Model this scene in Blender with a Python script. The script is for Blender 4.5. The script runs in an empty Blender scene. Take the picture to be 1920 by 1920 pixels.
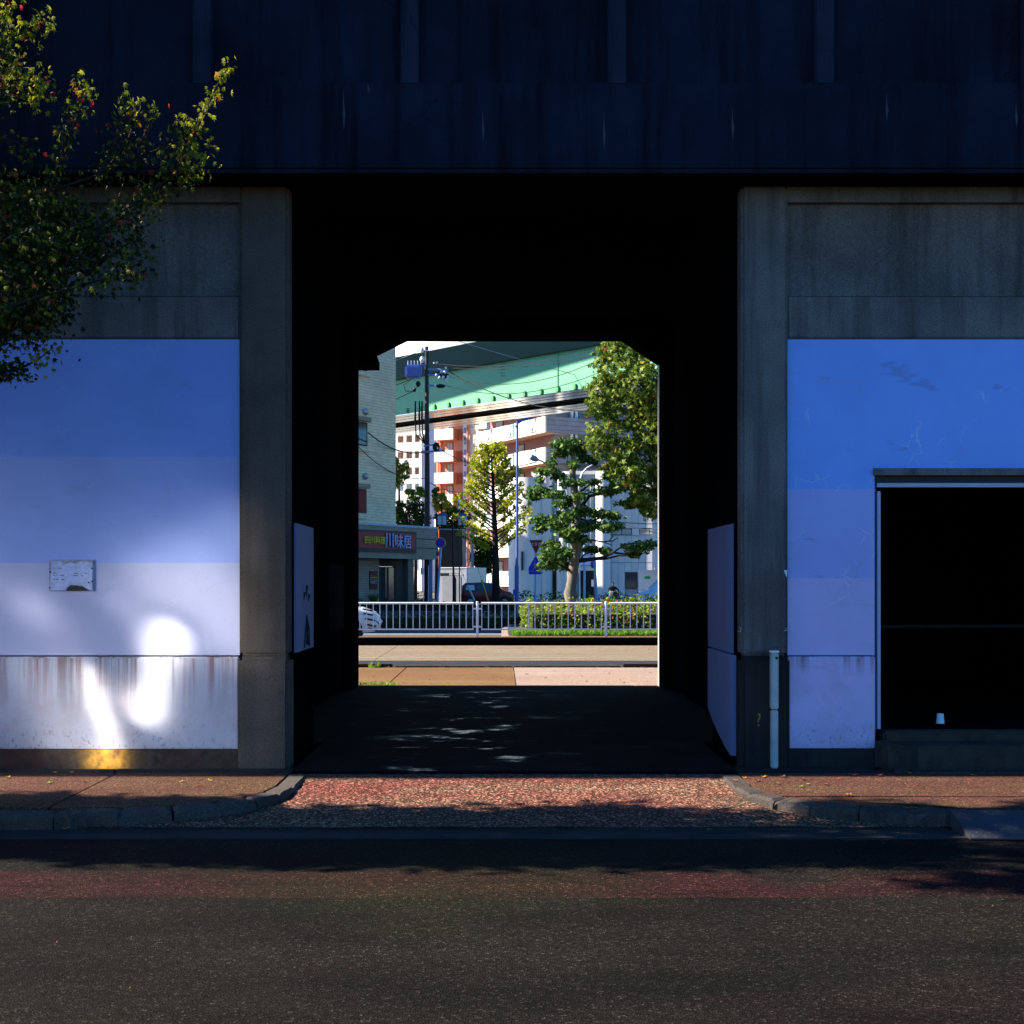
import bpy, bmesh, math, random
import numpy as np
from mathutils import Vector, Matrix

random.seed(7)
rng = np.random.default_rng(11)
sc = bpy.context.scene
col = sc.collection
R = math.radians

# ---------------------------------------------------------------- camera, sky, sun
F, CX, HY, H = 2240.0, 939.0, 1090.0, 1.5
cam_d = bpy.data.cameras.new('camera')
cam_d.sensor_width = 36
cam_d.lens = F / 1920 * 36
cam_d.shift_x = (960 - CX) / 1920
cam_d.shift_y = (HY - 960) / 1920
cam_d.clip_start, cam_d.clip_end = 0.05, 3000
cam = bpy.data.objects.new('camera', cam_d)
cam.location = (0, 0, H)
cam.rotation_euler = (R(90), 0, 0)
col.objects.link(cam)
sc.camera = cam

SUN_EL, SUN_AZ = 37.0, 1.5            # azimuth: degrees beyond the line of the viaduct, from the left
tosun = Vector((-math.cos(R(SUN_EL)) * math.cos(R(SUN_AZ)), math.cos(R(SUN_EL)) * math.sin(R(SUN_AZ)), math.sin(R(SUN_EL))))
world = bpy.data.worlds.new('World')
sc.world = world
world.use_nodes = True
wn = world.node_tree
wn.nodes.clear()
sky = wn.nodes.new('ShaderNodeTexSky')
sky.sky_type = 'NISHITA'
sky.sun_disc = False
sky.sun_elevation = R(SUN_EL)
sky.sun_rotation = R(270 + SUN_AZ)
sky.air_density, sky.dust_density, sky.ozone_density = 1.0, 0.6, 6.0
bg = wn.nodes.new('ShaderNodeBackground')
bg.inputs['Strength'].default_value = 0.075
wo = wn.nodes.new('ShaderNodeOutputWorld')
hs = wn.nodes.new('ShaderNodeHueSaturation'); hs.inputs['Saturation'].default_value = 1.35
wn.links.new(sky.outputs[0], hs.inputs['Color']); wn.links.new(hs.outputs[0], bg.inputs['Color'])
wn.links.new(bg.outputs[0], wo.inputs['Surface'])

sun_d = bpy.data.lights.new('sun', 'SUN')
sun_d.energy = 5.0
sun_d.angle = R(0.53)
sun_d.color = (1.0, 0.90, 0.74)
sun = bpy.data.objects.new('sun', sun_d)
sun.rotation_euler = tosun.to_track_quat('Z', 'Y').to_euler()
sun.location = (-30, 10, 30)
col.objects.link(sun)

sc.render.engine = 'CYCLES'
vs = sc.view_settings
vs.view_transform, vs.look, vs.exposure, vs.gamma = 'Standard', 'None', 1.75, 1.0
vs.use_curve_mapping = False
sc.cycles.use_denoising = True
sc.cycles.max_bounces = 8
sc.cycles.use_guiding = True
sc.cycles.sample_clamp_indirect = 0.0
sc.cycles.blur_glossy = 0.0

# ---------------------------------------------------------------- helpers
def P(px, py, Y):
    """a point of the place at distance Y, read off the photograph"""
    return Vector(((px - CX) / F * Y, Y, H - (py - HY) / F * Y))
def G(px, py, z=0.0):
    Y = (H - z) * F / (py - HY)
    return Vector(((px - CX) / F * Y, Y, z))

class MB:
    def __init__(s): s.v, s.f = [], []
    def add(s, vs, fs):
        o = len(s.v)
        s.v += [tuple(v) for v in vs]
        s.f += [tuple(i + o for i in f) for f in fs]
        return s
    def box(s, x0, x1, y0, y1, z0, z1):
        return s.frame((0, 0, 0), (1, 0, 0), (0, 1, 0), x0, x1, y0, y1, z0, z1)
    def frame(s, o, u, n, u0, u1, d0, d1, z0, z1):
        o, u, n = Vector(o), Vector(u), Vector(n)
        pts = [o + u * a + n * b + Vector((0, 0, c)) for c in (z0, z1) for a, b in ((u0, d0), (u1, d0), (u1, d1), (u0, d1))]
        return s.add(pts, [(3, 2, 1, 0), (4, 5, 6, 7), (0, 1, 5, 4), (1, 2, 6, 5), (2, 3, 7, 6), (3, 0, 4, 7)])
    def prism(s, poly, z0, z1):
        n = len(poly)
        z0f = z0 if callable(z0) else (lambda p: z0)
        z1f = z1 if callable(z1) else (lambda p: z1)
        a = [(p[0], p[1], z0f(p)) for p in poly] + [(p[0], p[1], z1f(p)) for p in poly]
        return s.add(a, [tuple(range(n - 1, -1, -1)), tuple(range(n, 2 * n))] + [(i, (i + 1) % n, n + (i + 1) % n, n + i) for i in range(n)])
    def extr(s, poly, d):
        """a flat polygon of 3-D points pushed along d"""
        n = len(poly); d = Vector(d)
        a = [Vector(p) for p in poly]
        return s.add(a + [p + d for p in a], [tuple(range(n - 1, -1, -1)), tuple(range(n, 2 * n))] + [(i, (i + 1) % n, n + (i + 1) % n, n + i) for i in range(n)])
    def tube(s, pts, r, n=6, cap=True):
        pts = [Vector(p) for p in pts]
        rr = r if isinstance(r, (list, tuple)) else [r] * len(pts)
        base = len(s.v); prev = None
        for i, p in enumerate(pts):
            t = (pts[min(i + 1, len(pts) - 1)] - pts[max(i - 1, 0)])
            if t.length < 1e-9: t = Vector((0, 0, 1))
            t.normalize()
            if prev is None:
                a = t.orthogonal().normalized()
            else:
                a = (prev - t * prev.dot(t))
                a = a.normalized() if a.length > 1e-6 else t.orthogonal().normalized()
            prev = a; b = t.cross(a)
            for k in range(n):
                w = 2 * math.pi * k / n
                s.v.append(tuple(p + (a * math.cos(w) + b * math.sin(w)) * rr[i]))
        for i in range(len(pts) - 1):
            for k in range(n):
                k2 = (k + 1) % n
                s.f.append((base + i * n + k, base + i * n + k2, base + (i + 1) * n + k2, base + (i + 1) * n + k))
        if cap:
            s.f.append(tuple(base + k for k in range(n - 1, -1, -1)))
            s.f.append(tuple(base + (len(pts) - 1) * n + k for k in range(n)))
        return s
    def disc(s, c, axis, r, d, n=24):
        c, axis = Vector(c), Vector(axis).normalized()
        return s.tube([c - axis * d / 2, c + axis * d / 2], r, n)
    def ball(s, c, r, n=10, m=6, sq=(1, 1, 1)):
        vs, fs = [], []
        c = Vector(c)
        for i in range(m + 1):
            th = math.pi * i / m
            for k in range(n):
                ph = 2 * math.pi * k / n
                vs.append(c + Vector((r * sq[0] * math.sin(th) * math.cos(ph), r * sq[1] * math.sin(th) * math.sin(ph), r * sq[2] * math.cos(th))))
        for i in range(m):
            for k in range(n):
                fs.append((i * n + k, (i + 1) * n + k, (i + 1) * n + (k + 1) % n, i * n + (k + 1) % n))
        return s.add(vs, fs)
    def mesh(s, name, off=(0, 0, 0)):
        me = bpy.data.meshes.new(name)
        ox, oy, oz = off
        me.from_pydata([(a - ox, b - oy, c - oz) for a, b, c in s.v], [], s.f)
        me.update()
        return me
    def build(s, name, mat, parent=None, bevel=0, smooth=False, recalc=True):
        off = root_loc(parent) if parent else Vector((0, 0, 0))
        me = s.mesh(name, off)
        if recalc or bevel:
            bm = bmesh.new(); bm.from_mesh(me)
            if bevel:
                bmesh.ops.remove_doubles(bm, verts=bm.verts, dist=1e-5)
                bmesh.ops.bevel(bm, geom=[e for e in bm.edges if e.calc_face_angle(0) > 0.5], offset=bevel, segments=2, affect='EDGES', clamp_overlap=True)
            bmesh.ops.recalc_face_normals(bm, faces=bm.faces)
            bm.to_mesh(me); bm.free()
        if mat: me.materials.append(mat)
        if smooth:
            for p in me.polygons: p.use_smooth = True
            try: me.set_sharp_from_angle(angle=R(40))
            except Exception: pass
        o = bpy.data.objects.new(name, me)
        col.objects.link(o)
        if parent: o.parent = parent
        return o

def root_loc(o):
    l = Vector((0, 0, 0))
    while o:
        l += o.location
        o = o.parent
    return l
def thing(name, label, cat, loc=(0, 0, 0), group=None):
    o = bpy.data.objects.new(name, None)
    o.empty_display_size = 0.2
    o.location = loc
    col.objects.link(o)
    return tag(o, label, cat, group)
def tag(o, label, cat, group=None, kind=None):
    if label: o['label'] = label
    if cat: o['category'] = cat
    if group: o['group'] = group
    if kind: o['kind'] = kind
    return o
def struct(o, label=None):
    o['kind'] = 'structure'
    if label: o['label'] = label
    return o
def copy_tree(o, parent=None, loc=None, label=None):
    c = o.copy(); col.objects.link(c)
    if parent: c.parent = parent
    for ch in list(o.children): copy_tree(ch, c)
    if loc is not None: c.location = loc
    if label: c['label'] = label
    return c

# ---------------------------------------------------------------- materials
class NT:
    def __init__(s, name):
        s.m = bpy.data.materials.new(name); s.m.use_nodes = True
        s.t = s.m.node_tree; s.t.nodes.clear()
        s.out = s.n('ShaderNodeOutputMaterial')
        s.b = s.n('ShaderNodeBsdfPrincipled')
        s.l(s.b.outputs[0], s.out.inputs['Surface'])
        s.tc = s.n('ShaderNodeTexCoord')
        s.obj = s.tc.outputs['Object']
    def n(s, t, **k):
        nd = s.t.nodes.new(t)
        for a, b in k.items(): setattr(nd, a, b)
        return nd
    def l(s, a, b): s.t.links.new(a, b)
    def val(s, inp, v):
        if isinstance(v, bpy.types.NodeSocket): s.l(v, inp)
        else: inp.default_value = v
    def map(s, sc=(1, 1, 1), loc=(0, 0, 0)):
        m = s.n('ShaderNodeMapping')
        m.inputs['Scale'].default_value = sc; m.inputs['Location'].default_value = loc
        s.l(s.obj, m.inputs['Vector'])
        return m.outputs[0]
    def noise(s, scale, detail=4, rough=.55, vec=None, dist=0):
        nd = s.n('ShaderNodeTexNoise')
        nd.inputs['Scale'].default_value = scale; nd.inputs['Detail'].default_value = detail
        nd.inputs['Roughness'].default_value = rough; nd.inputs['Distortion'].default_value = dist
        s.l(vec or s.obj, nd.inputs['Vector'])
        return nd.outputs['Fac']
    def voro(s, scale, feature='F1', vec=None, out='Distance', rnd=1):
        nd = s.n('ShaderNodeTexVoronoi', feature=feature)
        nd.inputs['Scale'].default_value = scale; nd.inputs['Randomness'].default_value = rnd
        s.l(vec or s.obj, nd.inputs['Vector'])
        return nd.outputs[out]
    def ramp(s, fac, stops, interp='LINEAR'):
        nd = s.n('ShaderNodeValToRGB'); nd.color_ramp.interpolation = interp
        e = nd.color_ramp.elements
        while len(e) < len(stops): e.new(.5)
        for k, (p, c) in enumerate(stops):
            e[k].position = p
            e[k].color = (c, c, c, 1) if isinstance(c, (int, float)) else (*c[:3], 1)
        s.l(fac, nd.inputs['Fac'])
        return nd.outputs['Color']
    def mix(s, fac, a, b, mode='MIX'):
        nd = s.n('ShaderNodeMix', data_type='RGBA', blend_type=mode)
        s.val(nd.inputs[0], fac)
        for i, c in ((6, a), (7, b)):
            if isinstance(c, bpy.types.NodeSocket): s.l(c, nd.inputs[i])
            else: nd.inputs[i].default_value = (*c[:3], 1) if not isinstance(c, (int, float)) else (c, c, c, 1)
        return nd.outputs[2]
    def math(s, op, a, b=0.0, c=None):
        nd = s.n('ShaderNodeMath', operation=op)
        s.val(nd.inputs[0], a); s.val(nd.inputs[1], b)
        if c is not None: s.val(nd.inputs[2], c)
        return nd.outputs[0]
    def xyz(s):
        nd = s.n('ShaderNodeSeparateXYZ'); s.l(s.obj, nd.inputs[0]); return nd.outputs
    def bump(s, h, strength=.3, dist=.01):
        nd = s.n('ShaderNodeBump'); nd.inputs['Strength'].default_value = strength; nd.inputs['Distance'].default_value = dist
        s.l(h, nd.inputs['Height']); s.l(nd.outputs[0], s.b.inputs['Normal'])
    def done(s, color, rough=.7, metal=0, spec=.3):
        s.val(s.b.inputs['Base Color'], color if isinstance(color, bpy.types.NodeSocket) else (*color[:3], 1))
        s.val(s.b.inputs['Roughness'], rough); s.val(s.b.inputs['Metallic'], metal)
        s.b.inputs['Specular IOR Level'].default_value = spec
        return s.m

def basic(name, c, rough=.65, var=.2, scale=5, metal=0, spec=.3, bump=0, bscale=60):
    t = NT(name)
    f = t.noise(scale, 5, .6)
    lo, hi = tuple(x * (1 - var) for x in c), tuple(min(1, x * (1 + var)) for x in c)
    cc = t.ramp(f, [(.3, lo), (.7, hi)])
    if bump: t.bump(t.noise(bscale, 4), bump, .01)
    return t.done(cc, rough, metal, spec)

def concrete(name, c, streak=.5, grain=.25, tint=(.5, .42, .33), spec=.12):
    t = NT(name)
    big = t.noise(1.1, 5, .6)
    c0 = t.ramp(big, [(.3, tuple(x * .6 for x in c)), (.7, tuple(x * 1.3 for x in c))])
    st = t.noise(1.0, 6, .65, t.map((5.5, 5.5, .35)))
    c1 = t.mix(t.math('MULTIPLY', t.ramp(st, [(.48, 0.0), (.68, 1.0)]), streak), c0, tuple(x * .3 for x in c))
    rust = t.ramp(t.noise(2.3, 5, .7, t.map((1.4, 1.4, .7), (3, 1, 7))), [(.58, 0.0), (.78, 1.0)])
    c2 = t.mix(t.math('MULTIPLY', rust, .35), c1, tint, 'MULTIPLY')
    g = t.noise(95, 3, .7)
    c3 = t.mix(grain, c2, t.ramp(g, [(.3, .25), (.72, 1.7)]), 'MULTIPLY')
    vec = t.map((1, 1, 1))
    dn = t.n('ShaderNodeTexNoise'); dn.inputs['Scale'].default_value = 3; t.l(vec, dn.inputs['Vector'])
    dn.inputs['Detail'].default_value = 6; dv = t.mix(.3, vec, dn.outputs['Color'])
    ck = t.voro(1.15, 'DISTANCE_TO_EDGE', dv)
    cm = t.math('MULTIPLY', t.ramp(ck, [(0, 1.0), (.007, 0.0)]), t.ramp(t.noise(.9, 2, .5, t.map((1, 1, 1), (9, 4, 2))), [(.55, 0.0), (.63, .5)]))
    c4 = t.mix(cm, c3, tuple(x * .15 for x in c))
    t.bump(t.noise(55, 5, .7), .35, .008)
    return t.done(c4, .9, 0, spec)

def asphalt(name, c, tint=None, grain=1.0, patch=.3, vs_=130, stones=None):
    t = NT(name)
    big = t.noise(.55, 5, .6, t.map((.6, 1.6, 1)))
    c0 = t.ramp(big, [(.32, tuple(x * (1 - patch) for x in c)), (.68, tuple(x * (1 + patch) for x in c))])
    if tint:
        c0 = t.mix(t.ramp(t.noise(.8, 4, .6, t.map((.5, 2.2, 1), (5, 2, 0))), [(.42, 0.0), (.62, .8)]), c0, tint)
    vor = t.voro(vs_, out='Color')
    sp = t.n('ShaderNodeSeparateColor'); t.l(vor, sp.inputs[0])
    c1 = t.mix(.85 * grain, c0, t.ramp(sp.outputs[0], stones or [(0, .35), (.55, .9), (.9, 1.3), (.97, 3.4)]), 'MULTIPLY')
    hue = t.ramp(sp.outputs[1], [(.2, (1.25, .8, .75)), (.5, (1, 1, 1)), (.85, (.9, 1.08, .85))])
    c2 = t.mix(.5 * grain, c1, hue, 'MULTIPLY')
    t.bump(t.noise(160, 4, .75), .6, .012)
    return t.done(c2, .85, 0, .08)

def leafmat(name, stops, trans=.3, rough=.5):
    t = NT(name)
    gi = t.n('ShaderNodeNewGeometry')
    c = t.ramp(gi.outputs['Random Per Island'], stops)
    t.done(c, rough + .12, 0, .15)
    tr = t.n('ShaderNodeBsdfTranslucent'); t.l(c, tr.inputs['Color'])
    mx = t.n('ShaderNodeMixShader'); mx.inputs[0].default_value = trans
    t.l(t.b.outputs[0], mx.inputs[1]); t.l(tr.outputs[0], mx.inputs[2]); t.l(mx.outputs[0], t.out.inputs['Surface'])
    return t.m

M = {}
M['concrete'] = concrete('weathered_concrete', (.135, .130, .128), streak=.7, grain=.6)
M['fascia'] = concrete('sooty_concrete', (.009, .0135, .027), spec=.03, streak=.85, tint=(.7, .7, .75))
M['dark_concrete'] = concrete('shade_black_concrete', (.004, .004, .005), streak=.4, spec=0.0)  # near-black base that carries the deep shade under the viaduct
t = NT('rust_and_glow_footing')
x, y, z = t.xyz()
glow_ = t.math('POWER', 2.718, t.math('MULTIPLY', -1.0, t.math('POWER', t.math('ABSOLUTE', t.math('DIVIDE', t.math('ADD', x, 3.24), .17)), 2.0)))  # local orange patch, painting reflected sun glow over the rusty footing
glow_ = t.math('MULTIPLY', glow_, t.ramp(t.noise(9, 5, .7), [(.35, .2), (.6, 1.0)]))
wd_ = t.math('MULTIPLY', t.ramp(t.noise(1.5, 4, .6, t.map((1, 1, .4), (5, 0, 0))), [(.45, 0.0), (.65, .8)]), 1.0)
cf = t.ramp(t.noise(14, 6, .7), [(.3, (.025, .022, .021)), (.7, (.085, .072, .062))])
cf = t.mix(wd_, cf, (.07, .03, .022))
cf = t.mix(glow_, cf, (.62, .33, .05))
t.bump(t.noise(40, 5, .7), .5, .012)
M['rusty_glow_base'] = t.done(cf, .9, 0, .05)
M['warm_concrete'] = concrete('warm_brown_concrete', (.098, .083, .072), streak=.4, grain=.55)
M['base_concrete'] = concrete('damp_concrete', (.030, .028, .027), streak=.7)
M['plain_concrete'] = basic('pale_concrete', (.34, .33, .31), .85, .2, 3, bump=.2)
M['floor'] = None
M['road'] = None
M['sidewalk'] = asphalt('red_sidewalk_asphalt', (.080, .038, .030), (.088, .058, .032), 1.2, .2)
M['apron'] = asphalt('exposed_aggregate', (.10, .062, .044), (.12, .036, .032), 1.15, .2, 85, [(0, .15), (.5, .65), (.72, 1.3), (.86, 2.2), (.95, 4.6)])
M['rib'] = concrete('streaked_rib_concrete', (.016, .023, .042), streak=.6, spec=.03)
M['rear_paving'] = asphalt('pale_rear_asphalt', (.24, .21, .17), (.25, .17, .12), .45, .12)
M['rear_slab'] = asphalt('rear_concrete_slab', (.27, .215, .19), (.26, .18, .145), .8, .12)
M['rear_brown'] = asphalt('rear_brown_paving', (.15, .095, .045), (.16, .08, .045), .9, .2)
M['gutter'] = basic('gutter_concrete', (.03, .03, .033), .9, .3, 4, bump=.3, spec=.08)
M['kerb'] = concrete('worn_kerbstone', (.065, .055, .05), streak=.2, grain=.8)
M['rear_road'] = asphalt('far_road_asphalt', (.175, .155, .115), (.19, .125, .09), .9, .12)
M['shade_road'] = asphalt('side_road_asphalt', (.08, .08, .085), None, .5, .1)
M['ground'] = basic('bare_ground', (.09, .085, .075), .9, .3, .4)
M['soil'] = basic('damp_soil', (.035, .03, .025), .95, .4, 8, bump=.5)
M['steel'] = basic('galvanised_steel', (.42, .43, .44), .45, .15, 8, metal=.6)
M['dark_steel'] = basic('dark_steel', (.05, .05, .055), .5, .3, 8, metal=.4)
M['white_paint'] = basic('white_paint', (.78, .78, .76), .45, .04, 2)
M['grey_paint'] = basic('grey_blue_paint', (.35, .42, .55), .45, .06, 3)
M['pole_paint'] = basic('pale_blue_pole_paint', (.30, .48, .75), .4, .05, 3)
M['lamp_blue'] = basic('dark_blue_lamp_paint', (.05, .08, .25), .4, .1, 3)
M['black'] = basic('black_paint', (.012, .012, .014), .5, .2, 4)
M['rubber'] = basic('black_rubber', (.02, .02, .02), .8, .1, 4)
M['glass'] = NT('dark_window_glass').done((.04, .05, .06), .06, 0, .8)
M['curtain'] = basic('pale_window_curtain', (.45, .45, .43), .6, .15, 6)
M['bark'] = concrete('grey_brown_bark', (.06, .05, .04), streak=.5, grain=.5)
M['pale_bark'] = concrete('pale_mottled_bark', (.20, .175, .14), streak=.55, grain=.4)
M['dark_bark'] = concrete('dark_bark', (.028, .022, .018), streak=.5, grain=.4)
M['cable'] = NT('black_cable').done((.012, .012, .012), .6)
M['light_cable'] = NT('grey_wire').done((.35, .35, .35), .5)
M['pole_concrete'] = basic('utility_pole_concrete', (.045, .04, .04), .8, .15, 2)
M['red_paint'] = basic('red_car_paint', (.28, .012, .018), .25, .05, 2, spec=.5)
M['white_car'] = basic('white_car_paint', (.75, .76, .78), .2, .02, 2, spec=.6)
M['chrome'] = NT('chrome').done((.7, .7, .72), .12, 1)
M['lampglass'] = basic('headlight_glass', (.55, .58, .62), .1, .1, 5, spec=.7)

# tunnel floor: damp blotches
t = NT('damp_tunnel_floor')
w = t.ramp(t.noise(1.7, 5, .65, t.map((.8, 1.0, 1), (2, 0, 0))), [(.55, 0.0), (.66, 1.0)])
w2 = t.math('MULTIPLY', w, t.ramp(t.noise(9, 4, .6, t.map((.5, 1.6, 1))), [(.42, .0), (.56, 1.0)]))
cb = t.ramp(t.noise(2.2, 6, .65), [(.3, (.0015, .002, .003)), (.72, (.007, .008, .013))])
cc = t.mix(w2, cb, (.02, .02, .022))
t.bump(t.math('MULTIPLY', t.noise(70, 4, .7), t.math('SUBTRACT', 1.0, w2)), .35, .008)
x, y, z = t.xyz()
gx = t.math('POWER', 2.718, t.math('MULTIPLY', -1.0, t.math('POWER', t.math('ABSOLUTE', t.math('DIVIDE', t.math('ADD', x, .35), .75)), 2.0)))
w3 = t.math('MULTIPLY', w, t.math('MULTIPLY', gx, t.ramp(t.noise(5, 4, .6, t.map((.45, 1.3, 1), (4, 9, 0))), [(.44, .0), (.56, 1.0)])))
M['floor'] = t.done(cc, t.ramp(w3, [(0, .95), (.5, .3), (1, .12)]), 0, .04)
t.l(t.ramp(w3, [(0, .03), (1, .6)]), t.b.inputs['Specular IOR Level'])

# front road: grey-brown asphalt with a worn reddish strip beside the far gutter
t = NT('street_asphalt')
x, y, z = t.xyz()
big = t.noise(.6, 5, .6, t.map((.5, 1.5, 1)))
c0 = t.ramp(big, [(.32, (.0034, .0031, .0035)), (.68, (.0118, .0106, .0094))])
yn = t.math('ADD', y, t.math('MULTIPLY', t.noise(.8, 3, .6), .10))
band = t.math('MULTIPLY', t.ramp(yn, [(.0, 0.0), (1, 0.0)]), 1.0)
lo = t.math('GREATER_THAN', yn, 6.17); hi = t.math('LESS_THAN', yn, 6.72)
band = t.math('MULTIPLY', lo, hi)
band = t.math('MULTIPLY', band, t.ramp(t.noise(1.3, 5, .7, t.map((.6, 1.6, 1), (3, 8, 0))), [(.36, .0), (.56, 1.0)]))
c0 = t.mix(t.math('MULTIPLY', band, .85), c0, (.026, .0085, .0095))
red2 = t.ramp(t.noise(.5, 4, .6, t.map((.8, 1.7, 1), (7, 3, 1))), [(.58, 0.0), (.74, .55)])
c0 = t.mix(red2, c0, (.015, .0075, .0075))
smear = t.ramp(t.noise(1.6, 5, .65, t.map((.45, 2.6, 1), (11, 2, 0))), [(.52, 0.0), (.7, .6)])
c0 = t.mix(smear, c0, (.0035, .003, .0035))
vc = t.voro(105, out='Color')
sp = t.n('ShaderNodeSeparateColor'); t.l(vc, sp.inputs[0])
olive = t.ramp(t.noise(.35, 3, .6, t.map((.7, 1.2, 1), (1, 6, 3))), [(.5, 0.0), (.66, .7)])
c0 = t.mix(olive, c0, (.0135, .0145, .007))
c1 = t.mix(.66, c0, t.ramp(sp.outputs[0], [(0, .12), (.5, .75), (.8, 1.6), (.95, 2.8), (.985, 6.5)]), 'MULTIPLY')
c1 = t.mix(.5, c1, t.ramp(sp.outputs[1], [(.2, (1.2, .85, .8)), (.5, (1, 1, 1)), (.85, (.92, 1.07, .85))]), 'MULTIPLY')
t.bump(t.voro(105), .5, .012)
M['road'] = t.done(c1, .85, 0, .06)

# painted infill walls: paint patches of slightly different whites, cracks, drips
def painted(name, bands, crack=.6, drip=None, smear=.4):
    t = NT(name)
    x, y, z = t.xyz()
    zz = t.math('ADD', z, t.math('MULTIPLY', t.noise(2, 3, .5), .012))
    zz = t.math('DIVIDE', zz, 4.0)
    c = t.ramp(zz, [(b[0] / 4.0, b[1]) for b in bands], 'CONSTANT')
    c = t.mix(.6, c, t.ramp(t.noise(1.3, 5, .6), [(.3, .86), (.7, 1.08)]), 'MULTIPLY')
    vec = t.map((1, 1, 1))
    dn = t.n('ShaderNodeTexNoise'); dn.inputs['Scale'].default_value = 2.6; dn.inputs['Detail'].default_value = 5; t.l(vec, dn.inputs['Vector'])
    dv = t.mix(.2, vec, dn.outputs['Color'])
    ck = t.voro(1.5, 'DISTANCE_TO_EDGE', dv)
    msk = t.ramp(t.noise(.8, 3, .6, t.map((1, 1, 1), (4, 2, 6))), [(.48, 0.0), (.58, 1.0)])
    cm = t.math('MULTIPLY', t.math('MULTIPLY', t.ramp(ck, [(0, 1.0), (.006, 0.0)]), msk), crack)
    c = t.mix(cm, c, (.32, .34, .42))
    fine = t.math('MULTIPLY', t.math('MULTIPLY', t.ramp(t.voro(6, 'DISTANCE_TO_EDGE', dv), [(0, 1.0), (.02, 0.0)]), t.ramp(t.noise(2.4, 3, .6, t.map((1, 1, 1), (1, 7, 3))), [(.56, 0.0), (.62, 1.0)])), crack * .5)
    c = t.mix(fine, c, (.75, .78, .85))
    sm = t.math('MULTIPLY', t.ramp(t.noise(3.1, 4, .55, t.map((.7, 1, 2.6), (2, 2, 9))), [(.66, 0.0), (.70, 1.0)]), smear)
    c = t.mix(sm, c, (.16, .18, .28))
    if drip:
        ztop, ln = drip
        d = t.ramp(t.noise(1.0, 5, .65, t.map((16, 16, .5))), [(.46, 0.0), (.62, 1.0)])
        fall = t.ramp(t.math('DIVIDE', t.math('SUBTRACT', ztop, z), ln), [(0, 1.0), (1, 0.0)])
        dd = t.math('MULTIPLY', t.math('MULTIPLY', d, fall), .8)
        rst = t.ramp(t.noise(1.6, 3, .6, t.map((1, 1, .5), (8, 3, 1))), [(.45, (.045, .04, .04)), (.62, (.20, .05, .035))])
        c = t.mix(dd, c, rst)
        c = t.mix(t.math('MULTIPLY', t.ramp(t.noise(1.7, 5, .65, t.map((1, 1, 1), (2, 5, 3))), [(.5, 0.0), (.75, .45)]), 1.0), c, (.30, .19, .17))
        low = t.ramp(t.math('DIVIDE', z, .45), [(.15, 1.0), (.9, 0.0)])
        spk = t.math('MULTIPLY', t.ramp(t.noise(34, 5, .75, t.map((1, 1, .6))), [(.56, 0.0), (.66, 1.0)]), low)
        spk2 = t.math('MULTIPLY', t.ramp(t.noise(26, 5, .75), [(.62, 0.0), (.7, .6)]), t.ramp(t.noise(2.5, 3, .6), [(.5, 0.0), (.62, 1.0)]))
        c = t.mix(t.math('MAXIMUM', spk, spk2), c, t.mix(.35, (.05, .042, .042), rst))
    t.bump(t.noise(38, 5, .6), .12, .01)
    return t.done(c, .7, 0, .25)
M['paint_left'] = painted('patched_blue_white_paint', [(0, (.42, .45, .66)), (1.655, (.30, .39, .76)), (2.53, (.22, .35, .80))], .25, None, .12)
M['paint_left_low'] = painted('stained_white_paint', [(0, (.43, .45, .56))], .35, (.9, .5), .1)
M['paint_right'] = painted('cracked_blue_paint', [(0, (.50, .45, .76)), (1.525, (.35, .40, .78)), (2.265, (.20, .37, .88))], .8, None, .35)
M['paint_right_low'] = painted('lavender_white_paint', [(0, (.54, .48, .78))], .35, (.89, .18), .15)
M['board'] = painted('pale_board_paint', [(0, (.15, .185, .35))], .1, None, .1)
# ================================================================ SETTING: ground and streets
Y0 = 9.8                                         # front of the viaduct piers
X0 = lambda px: (px - CX) / F * Y0
Z0 = lambda py: H - (py - HY) / F * Y0

g = MB().box(-600, 600, -120, 900, -.9, -.2).build('ground', M['ground']); struct(g)
road = MB().box(-60, 60, -12, 7.50, -.5, -.12).build('road', M['road']); struct(road)
gut = MB().box(-60, 60, 7.504, 7.745, -.5, -.112).build('gutter', M['gutter']); struct(gut)

# kerb line: straight, sweeping in to the driveway on both sides
def sweep(xe, sgn):
    return [(xe, 9.36), (xe + sgn * .0, 8.75), (xe + sgn * .05, 8.45), (xe + sgn * .17, 8.22), (xe + sgn * .37, 8.03), (xe + sgn * .66, 7.89), (xe + sgn * 1.0, 7.80), (xe + sgn * 1.4, 7.765)]
def offset(pts, d):
    out = []
    for i, p in enumerate(pts):
        a = Vector(pts[max(i - 1, 0)]); b = Vector(pts[min(i + 1, len(pts) - 1)])
        t_ = (b - a).normalized(); out.append((p[0] - t_.y * d, p[1] + t_.x * d))
    return out
KL = sweep(-1.50, -1); KR = sweep(1.70, 1)
KLo = offset(KL, -.15); KRo = offset(KR, .15)

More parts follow.
